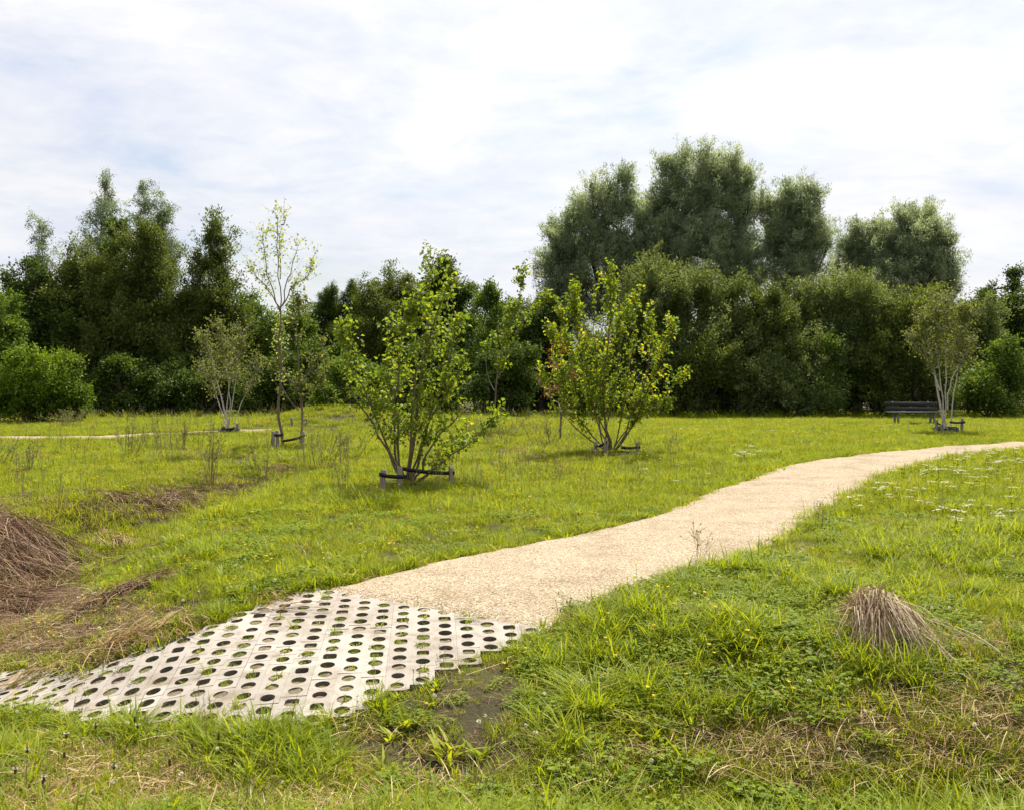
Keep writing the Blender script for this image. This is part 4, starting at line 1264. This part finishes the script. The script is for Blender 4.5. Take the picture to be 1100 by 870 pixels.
def dry_tuft():
    c = cast(945, 700)[0]
    a = Acc()
    top = np.array([.02, .14, .29])
    n = 520                                            # stalks bent over from a common crown
    nb = 26; bi = rng.integers(0, nb, n)
    s0 = top + rng.normal(size=(nb, 3)) * (.09, .06, .05); s0[:, 2] -= 2.2 * (s0[:, 0] - top[0]) ** 2
    p0 = s0[bi] + rng.normal(size=(n, 3)) * (.02, .05, .02)
    az = (-math.pi / 2 - .1 + 3.2 * (s0[:, 0] - top[0]) + rng.normal(size=nb) * .25)[bi] + rng.normal(size=n) * .22
    rad = U(.12, .46, nb)[bi] * U(.5, 1.15, n)
    az = np.where(U(0, 1, n) < .35, -az, az)
    p1 = np.stack([p0[:, 0] + np.cos(az) * rad, p0[:, 1] + np.sin(az) * rad, np.zeros(n)], 1)
    drop = np.clip(rad / .45, 0, 1)
    p1[:, 2] = (H(c[0] + p1[:, 0], c[1] + p1[:, 1]) - c[2] + .03) * drop + p0[:, 2] * (1 - drop) * .5 + U(-.02, .06, n)
    strands(a, p0, p1, U(.03, .10, n), U(.0025, .006, n), np.clip(U(-.1, .75, n) + (rng.normal(size=nb) * .22)[bi], 0, 1))
    n = 260                                            # matted dead thatch under it
    b = disc(n, .34) * (1, .8, 1) + (0, .05, 0); aa = U(0, 6.28, n); l = U(.05, .2, n)
    hz = H(c[0] + b[:, 0], c[1] + b[:, 1]) - c[2] + .18 * np.exp(-((b[:, 0]) / .2) ** 2 - ((b[:, 1] - .1) / .16) ** 2)
    b[:, 2] = hz + U(0, .05, n); e_ = b + np.stack([np.cos(aa) * l, np.sin(aa) * l, U(-.06, .04, n)], 1)
    strands(a, b, e_, U(0, .03, n), U(.003, .006, n), U(0, .5, n))
    n = 80                                             # the flattened tail beside it
    p0 = top * (1.6, 1, .6) + rng.normal(size=(n, 3)) * (.16, .07, .04)
    p1 = p0 + np.stack([U(.08, .42, n), U(-.35, .05, n), U(-.2, -.1, n)], 1)
    p1[:, 2] = H(c[0] + p1[:, 0], c[1] + p1[:, 1]) - c[2] + U(0, .08, n)
    strands(a, p0, p1, U(.0, .06, n), U(.003, .007, n), U(0, .8, n))
    n = 420
    blades(a, disc(n, .42) + (0, .06, 0), U(0, 6.28, n), U(.12, .34, n), U(.004, .008, n), U(.2, .8, n), U(0, 1, n), mat=1, lean=U(0, .3, n))
    o = a.build('dry_grass_tuft', [M['palestraw'], M['lush']], origin=c)
    tag(o, 'bleached dry grass tuft hanging over the green bank', 'dry grass')


dry_tuft()


def clump(label, px, n, h, w, r):
    c = cast(*px)[0]
    a = Acc()
    b = disc(n, r)
    az = np.arctan2(b[:, 1], b[:, 0]) + rng.normal(size=n) * .6
    blades(a, b, az, U(*h, n), U(*w, n), U(.3, 1.05, n), U(0, 1, n), lean=U(.05, .55, n))
    o = a.build('grass_clump', M['lush'], origin=c)
    tag(o, label, 'grass clump', 'tall grass clumps')


clump('dense clump of long arching grass beside the bare dark soil', (640, 762), 240, (.16, .36), (.005, .011), .15)
clump('upright grass clump hanging over the gravel path edge', (735, 636), 150, (.14, .34), (.005, .010), .13)
clump('smaller grass clump where the gravel meets the green bank', (690, 665), 110, (.12, .26), (.005, .010), .12)
clump('broad bladed grass clump at the near edge of the paving', (275, 822), 60, (.14, .30), (.008, .02), .09)
clump('grass tuft growing at the corner of paving and gravel', (505, 666), 60, (.05, .11), (.004, .007), .05)
clump('grass clump rising against the dry hanging tuft', (905, 640), 130, (.14, .32), (.005, .010), .16)


def plantain(label, px, hgt, fluff):
    c = cast(*px)[0]
    root = empty('ribwort_plantain', c); tag(root, label, 'plant', 'ribwort plantain stalks in the foreground')
    a = Acc(); l = rng.normal(size=2) * .03
    tip = np.array([l[0], l[1], hgt])
    tube(a, [(0, 0, -.02), tip * (.4, .4, .5), tip], [.0018, .0015, .0013], 5, .3, False)
    a.build('stem', M['lush'], root)
    a = Acc(); hl = U(.022, .034)
    tube(a, [tip, tip + (0, 0, hl * .25), tip + (0, 0, hl * .7), tip + (0, 0, hl)], [.003, .006, .0055, .002], 8, .4)
    n = 60; zz = U(0, hl, n)
    leaves(a, tip + np.stack([np.zeros(n), np.zeros(n), zz], 1), rng.normal(size=(n, 3)) * (1, 1, .3) + (0, 0, .4), .009, .004, U(0, 1, n))
    a.build('seed_head', M['seedhead'], root)
    if fluff:
        a = Acc(); n = 90; aa = U(0, 6.28, n)
        leaves(a, np.repeat((tip + (0, 0, hl * U(.6, .9)))[None], n, 0), np.stack([np.cos(aa), np.sin(aa), U(-.2, .5, n)], 1), U(.008, .016, n), .004, U(0, 1, n))
        a.build('blossom_ring', M['white'], root)


PLQ = 'ribwort plantain stalk, one of a loose stand in the near grass'
for (u, v, hpx, fl) in ((28, 850, 45, 1), (63, 845, 50, 1), (103, 840, 58, 1), (154, 842, 60, 1), (75, 855, 40, 0), (52, 868, 30, 1), (45, 872, 34, 1), (142, 838, 62, 0),
                        (135, 862, 40, 1), (200, 842, 36, 0), (238, 835, 42, 0), (16, 862, 30, 1), (183, 856, 34, 0), (262, 848, 30, 0)):
    d = cast(u, v)[0]
    plantain('ribwort plantain stalk with a white blossom ring, standing in the near grass' if fl else 'ribwort plantain stalk with a bare brown head, standing in the near grass',
             (u, v), hpx / FPX * d[1], fl)


def dry_weed(label, px, hpx, n, sp, q=6):
    c = cast(*px)[0]; hgt = 1.2 * hpx / FPX * c[1]; n = int(n * 1.5)
    root = empty('dry_weed', c); tag(root, label, 'weed', 'thin dry weeds on the meadow')
    a = Acc(); lv = Acc()
    for k in range(n):
        b = np.append(rng.normal(size=2) * sp * .35, -.05)
        tip = b + np.array([rng.normal() * sp, rng.normal() * sp, hgt * U(.6, 1.05)])
        tube(a, [b, (b + tip) / 2 + rng.normal(size=3) * .02, tip], np.array([.007, .005, .0025]) * (.4 if q < 4 else 1), 5, U(.2, .9), False)
        m = 5
        for j in range(m):
            t = U(.35, .95); p = b + (tip - b) * t
            e = p + norm(np.append(rng.normal(size=2), U(.6, 1.6))) * U(.1, .24)
            tube(a, [p, (p + e) / 2, e], np.array([.003, .0025, .0015]) * (.5 if q < 4 else 1), 4, .6, False)
            leaves(lv, p + (e - p) * U(.3, 1, q)[:, None], rng.normal(size=(q, 3)) + (0, 0, .8), U(.03, .06, q) * (.6 if q < 4 else 1), U(.012, .022, q) * (.6 if q < 4 else 1), U(.3, 1, q))
    a.build('stem', M['stalk'], root); lv.build('leaves', M['olivepale'], root)


for args in (('thin weed cluster standing between ditch end and far path', (226, 522), 66, 7, .14), ('dry weed cluster nearest the round bright bush', (140, 492), 40, 8, .25),
             ('dry weed cluster midway between bright bush and pale birch', (174, 484), 36, 7, .25), ('single dry weed just before the pale many stemmed birch', (197, 482), 30, 4, .1),
             ('grey dry weeds at the foot of the round bright bush', (72, 459), 18, 16, .35), ('short dry weed at the meadow rim beside the ditch heap', (5, 500), 34, 6, .2),
             ('brown dry weeds between the sapling stakes and near tree', (345, 506), 46, 9, .3), ('brown dry weeds on the side of the near arching tree', (372, 502), 40, 7, .25),
             ('dry weed leaning out of the grass below the sapling stakes', (282, 516), 40, 4, .12), ('dry weeds beneath the slender tufted sapling', (540, 478), 34, 9, .4),
             ('dry weeds round the stem of the orange leaved sapling', (588, 480), 32, 9, .4), ('bare upright weed stalk below the leafy sapling', (325, 512), 60, 2, .05),
             ('low dry weed in the grass short of the narrow far path', (28, 508), 32, 5, .18)):
    dry_weed(*args)
for args in (('lone tall grass weed growing out of the gravel edge', (617, 672), 42, 2, .03), ('slim weed growing at the gravel rim beside grass clumps', (752, 604), 36, 3, .05),
             ('slim weeds at the path rim near the white yarrow', (885, 566), 32, 4, .12), ('slim weed standing inside the gravel path curve', (646, 668), 26, 2, .04)):
    dry_weed(*args, q=3)

# ------------------------------------------------------------------ daylight
SUN_EL, SUN_AZ = R(58), R(20)          # azimuth: to the right of straight ahead
sd = np.array([math.sin(SUN_AZ) * math.cos(SUN_EL), math.cos(SUN_AZ) * math.cos(SUN_EL), math.sin(SUN_EL)])
sun = bpy.data.lights.new('sun', 'SUN'); sun.energy = 5.0; sun.angle = R(.6); sun.color = (1, .95, .86)
so = bpy.data.objects.new('sun', sun); col.objects.link(so)
from mathutils import Vector
so.rotation_euler = Vector(sd).to_track_quat('Z', 'Y').to_euler()
so.location = (0, 0, 40)

w = bpy.data.worlds.new('World'); scene.world = w; w.use_nodes = True
nt = w.node_tree; nt.nodes.clear()
out = N(nt, 'ShaderNodeOutputWorld'); bg = N(nt, 'ShaderNodeBackground'); bg.inputs[1].default_value = .078
sky = N(nt, 'ShaderNodeTexSky', sky_type='NISHITA'); sky.sun_disc = False
sky.sun_elevation = SUN_EL; sky.sun_rotation = SUN_AZ; sky.dust_density = 2.5; sky.air_density = 1.2
tc = N(nt, 'ShaderNodeTexCoord')
sx = N(nt, 'ShaderNodeSeparateXYZ'); nt.links.new(tc.outputs['Generated'], sx.inputs[0])
za = N(nt, 'ShaderNodeMath', operation='MAXIMUM'); nt.links.new(sx.outputs[2], za.inputs[0]); za.inputs[1].default_value = 0
zb = N(nt, 'ShaderNodeMath', operation='ADD'); nt.links.new(za.outputs[0], zb.inputs[0]); zb.inputs[1].default_value = .16
dv = N(nt, 'ShaderNodeVectorMath', operation='DIVIDE'); nt.links.new(tc.outputs['Generated'], dv.inputs[0])
cb = N(nt, 'ShaderNodeCombineXYZ')
for k in range(3):
    nt.links.new(zb.outputs[0], cb.inputs[k])
nt.links.new(cb.outputs[0], dv.inputs[1])
mp = N(nt, 'ShaderNodeMapping'); mp.inputs['Scale'].default_value = (.85, 1.0, .0); mp.inputs['Location'].default_value = (3.1, 1.4, 0)
nt.links.new(dv.outputs[0], mp.inputs['Vector'])
n1 = noise(nt, 1.9, 8, .58, mp.outputs[0], .6)
n2 = noise(nt, 8.0, 6, .6, mp.outputs[0], .3)
n3 = noise(nt, 1.3, 5, .55, dv.outputs[0], .5)
mx = N(nt, 'ShaderNodeMath', operation='MULTIPLY_ADD'); nt.links.new(n2, mx.inputs[0]); mx.inputs[1].default_value = .35; nt.links.new(n1, mx.inputs[2])
cov = N(nt, 'ShaderNodeMapRange'); cov.inputs[1].default_value = .48; cov.inputs[2].default_value = .80
nt.links.new(mx.outputs[0], cov.inputs[0])
# thin high cloud, brighter towards the sun
dt = N(nt, 'ShaderNodeVectorMath', operation='DOT_PRODUCT'); nt.links.new(tc.outputs['Generated'], dt.inputs[0]); dt.inputs[1].default_value = tuple(sd)
gl = N(nt, 'ShaderNodeMapRange'); gl.inputs[1].default_value = .55; gl.inputs[2].default_value = 1.0; gl.inputs[3].default_value = 0; gl.inputs[4].default_value = 1
nt.links.new(dt.outputs['Value'], gl.inputs[0])
veil = mixc(nt, gl.outputs[0], (5.3, 5.65, 6.75), (6.9, 6.95, 7.3))
puff = mixc(nt, gl.outputs[0], (6.7, 6.7, 6.95), (9.2, 9.1, 9.0))
vf = N(nt, 'ShaderNodeMapRange'); vf.inputs[1].default_value = .38; vf.inputs[2].default_value = .60; vf.inputs[3].default_value = .22; vf.inputs[4].default_value = .93
nt.links.new(n3, vf.inputs[0])
sid = N(nt, 'ShaderNodeMapRange'); sid.inputs[1].default_value = -.35; sid.inputs[2].default_value = .33; sid.inputs[3].default_value = .06; sid.inputs[4].default_value = 1
nt.links.new(dt.outputs['Value'], sid.inputs[0])
def mul(a_, b_):
    q_ = N(nt, 'ShaderNodeMath', operation='MULTIPLY'); nt.links.new(a_, q_.inputs[0]); nt.links.new(b_, q_.inputs[1]); return q_.outputs[0]
base = mixc(nt, mul(vf.outputs[0], sid.outputs[0]), sky.outputs[0], veil)
fin = mixc(nt, mul(cov.outputs[0], sid.outputs[0]), base, puff)
nt.links.new(fin, bg.inputs[0]); nt.links.new(bg.outputs[0], out.inputs[0])

# ------------------------------------------------------------------ camera
cam = bpy.data.cameras.new('camera'); cam.sensor_fit = 'HORIZONTAL'; cam.sensor_width = 36; cam.lens = 36 * FPX / 1100
cam.clip_start = .05; cam.clip_end = 3000
co = bpy.data.objects.new('camera', cam); col.objects.link(co)
co.location = CAM; co.rotation_euler = (math.pi / 2 - PITCH, 0, 0)
scene.camera = co

scene.render.engine = 'CYCLES'
scene.cycles.use_denoising = True
scene.cycles.max_bounces = 6; scene.cycles.diffuse_bounces = 3; scene.cycles.transmission_bounces = 4; scene.cycles.glossy_bounces = 2
scene.cycles.sample_clamp_indirect = 6
vs = scene.view_settings
vs.view_transform = 'Standard'; vs.look = 'None'; vs.exposure = 0.84; vs.gamma = 1.0; vs.use_curve_mapping = False

print('faces', sum(len(o.data.polygons) for o in scene.objects if o.type == 'MESH'))
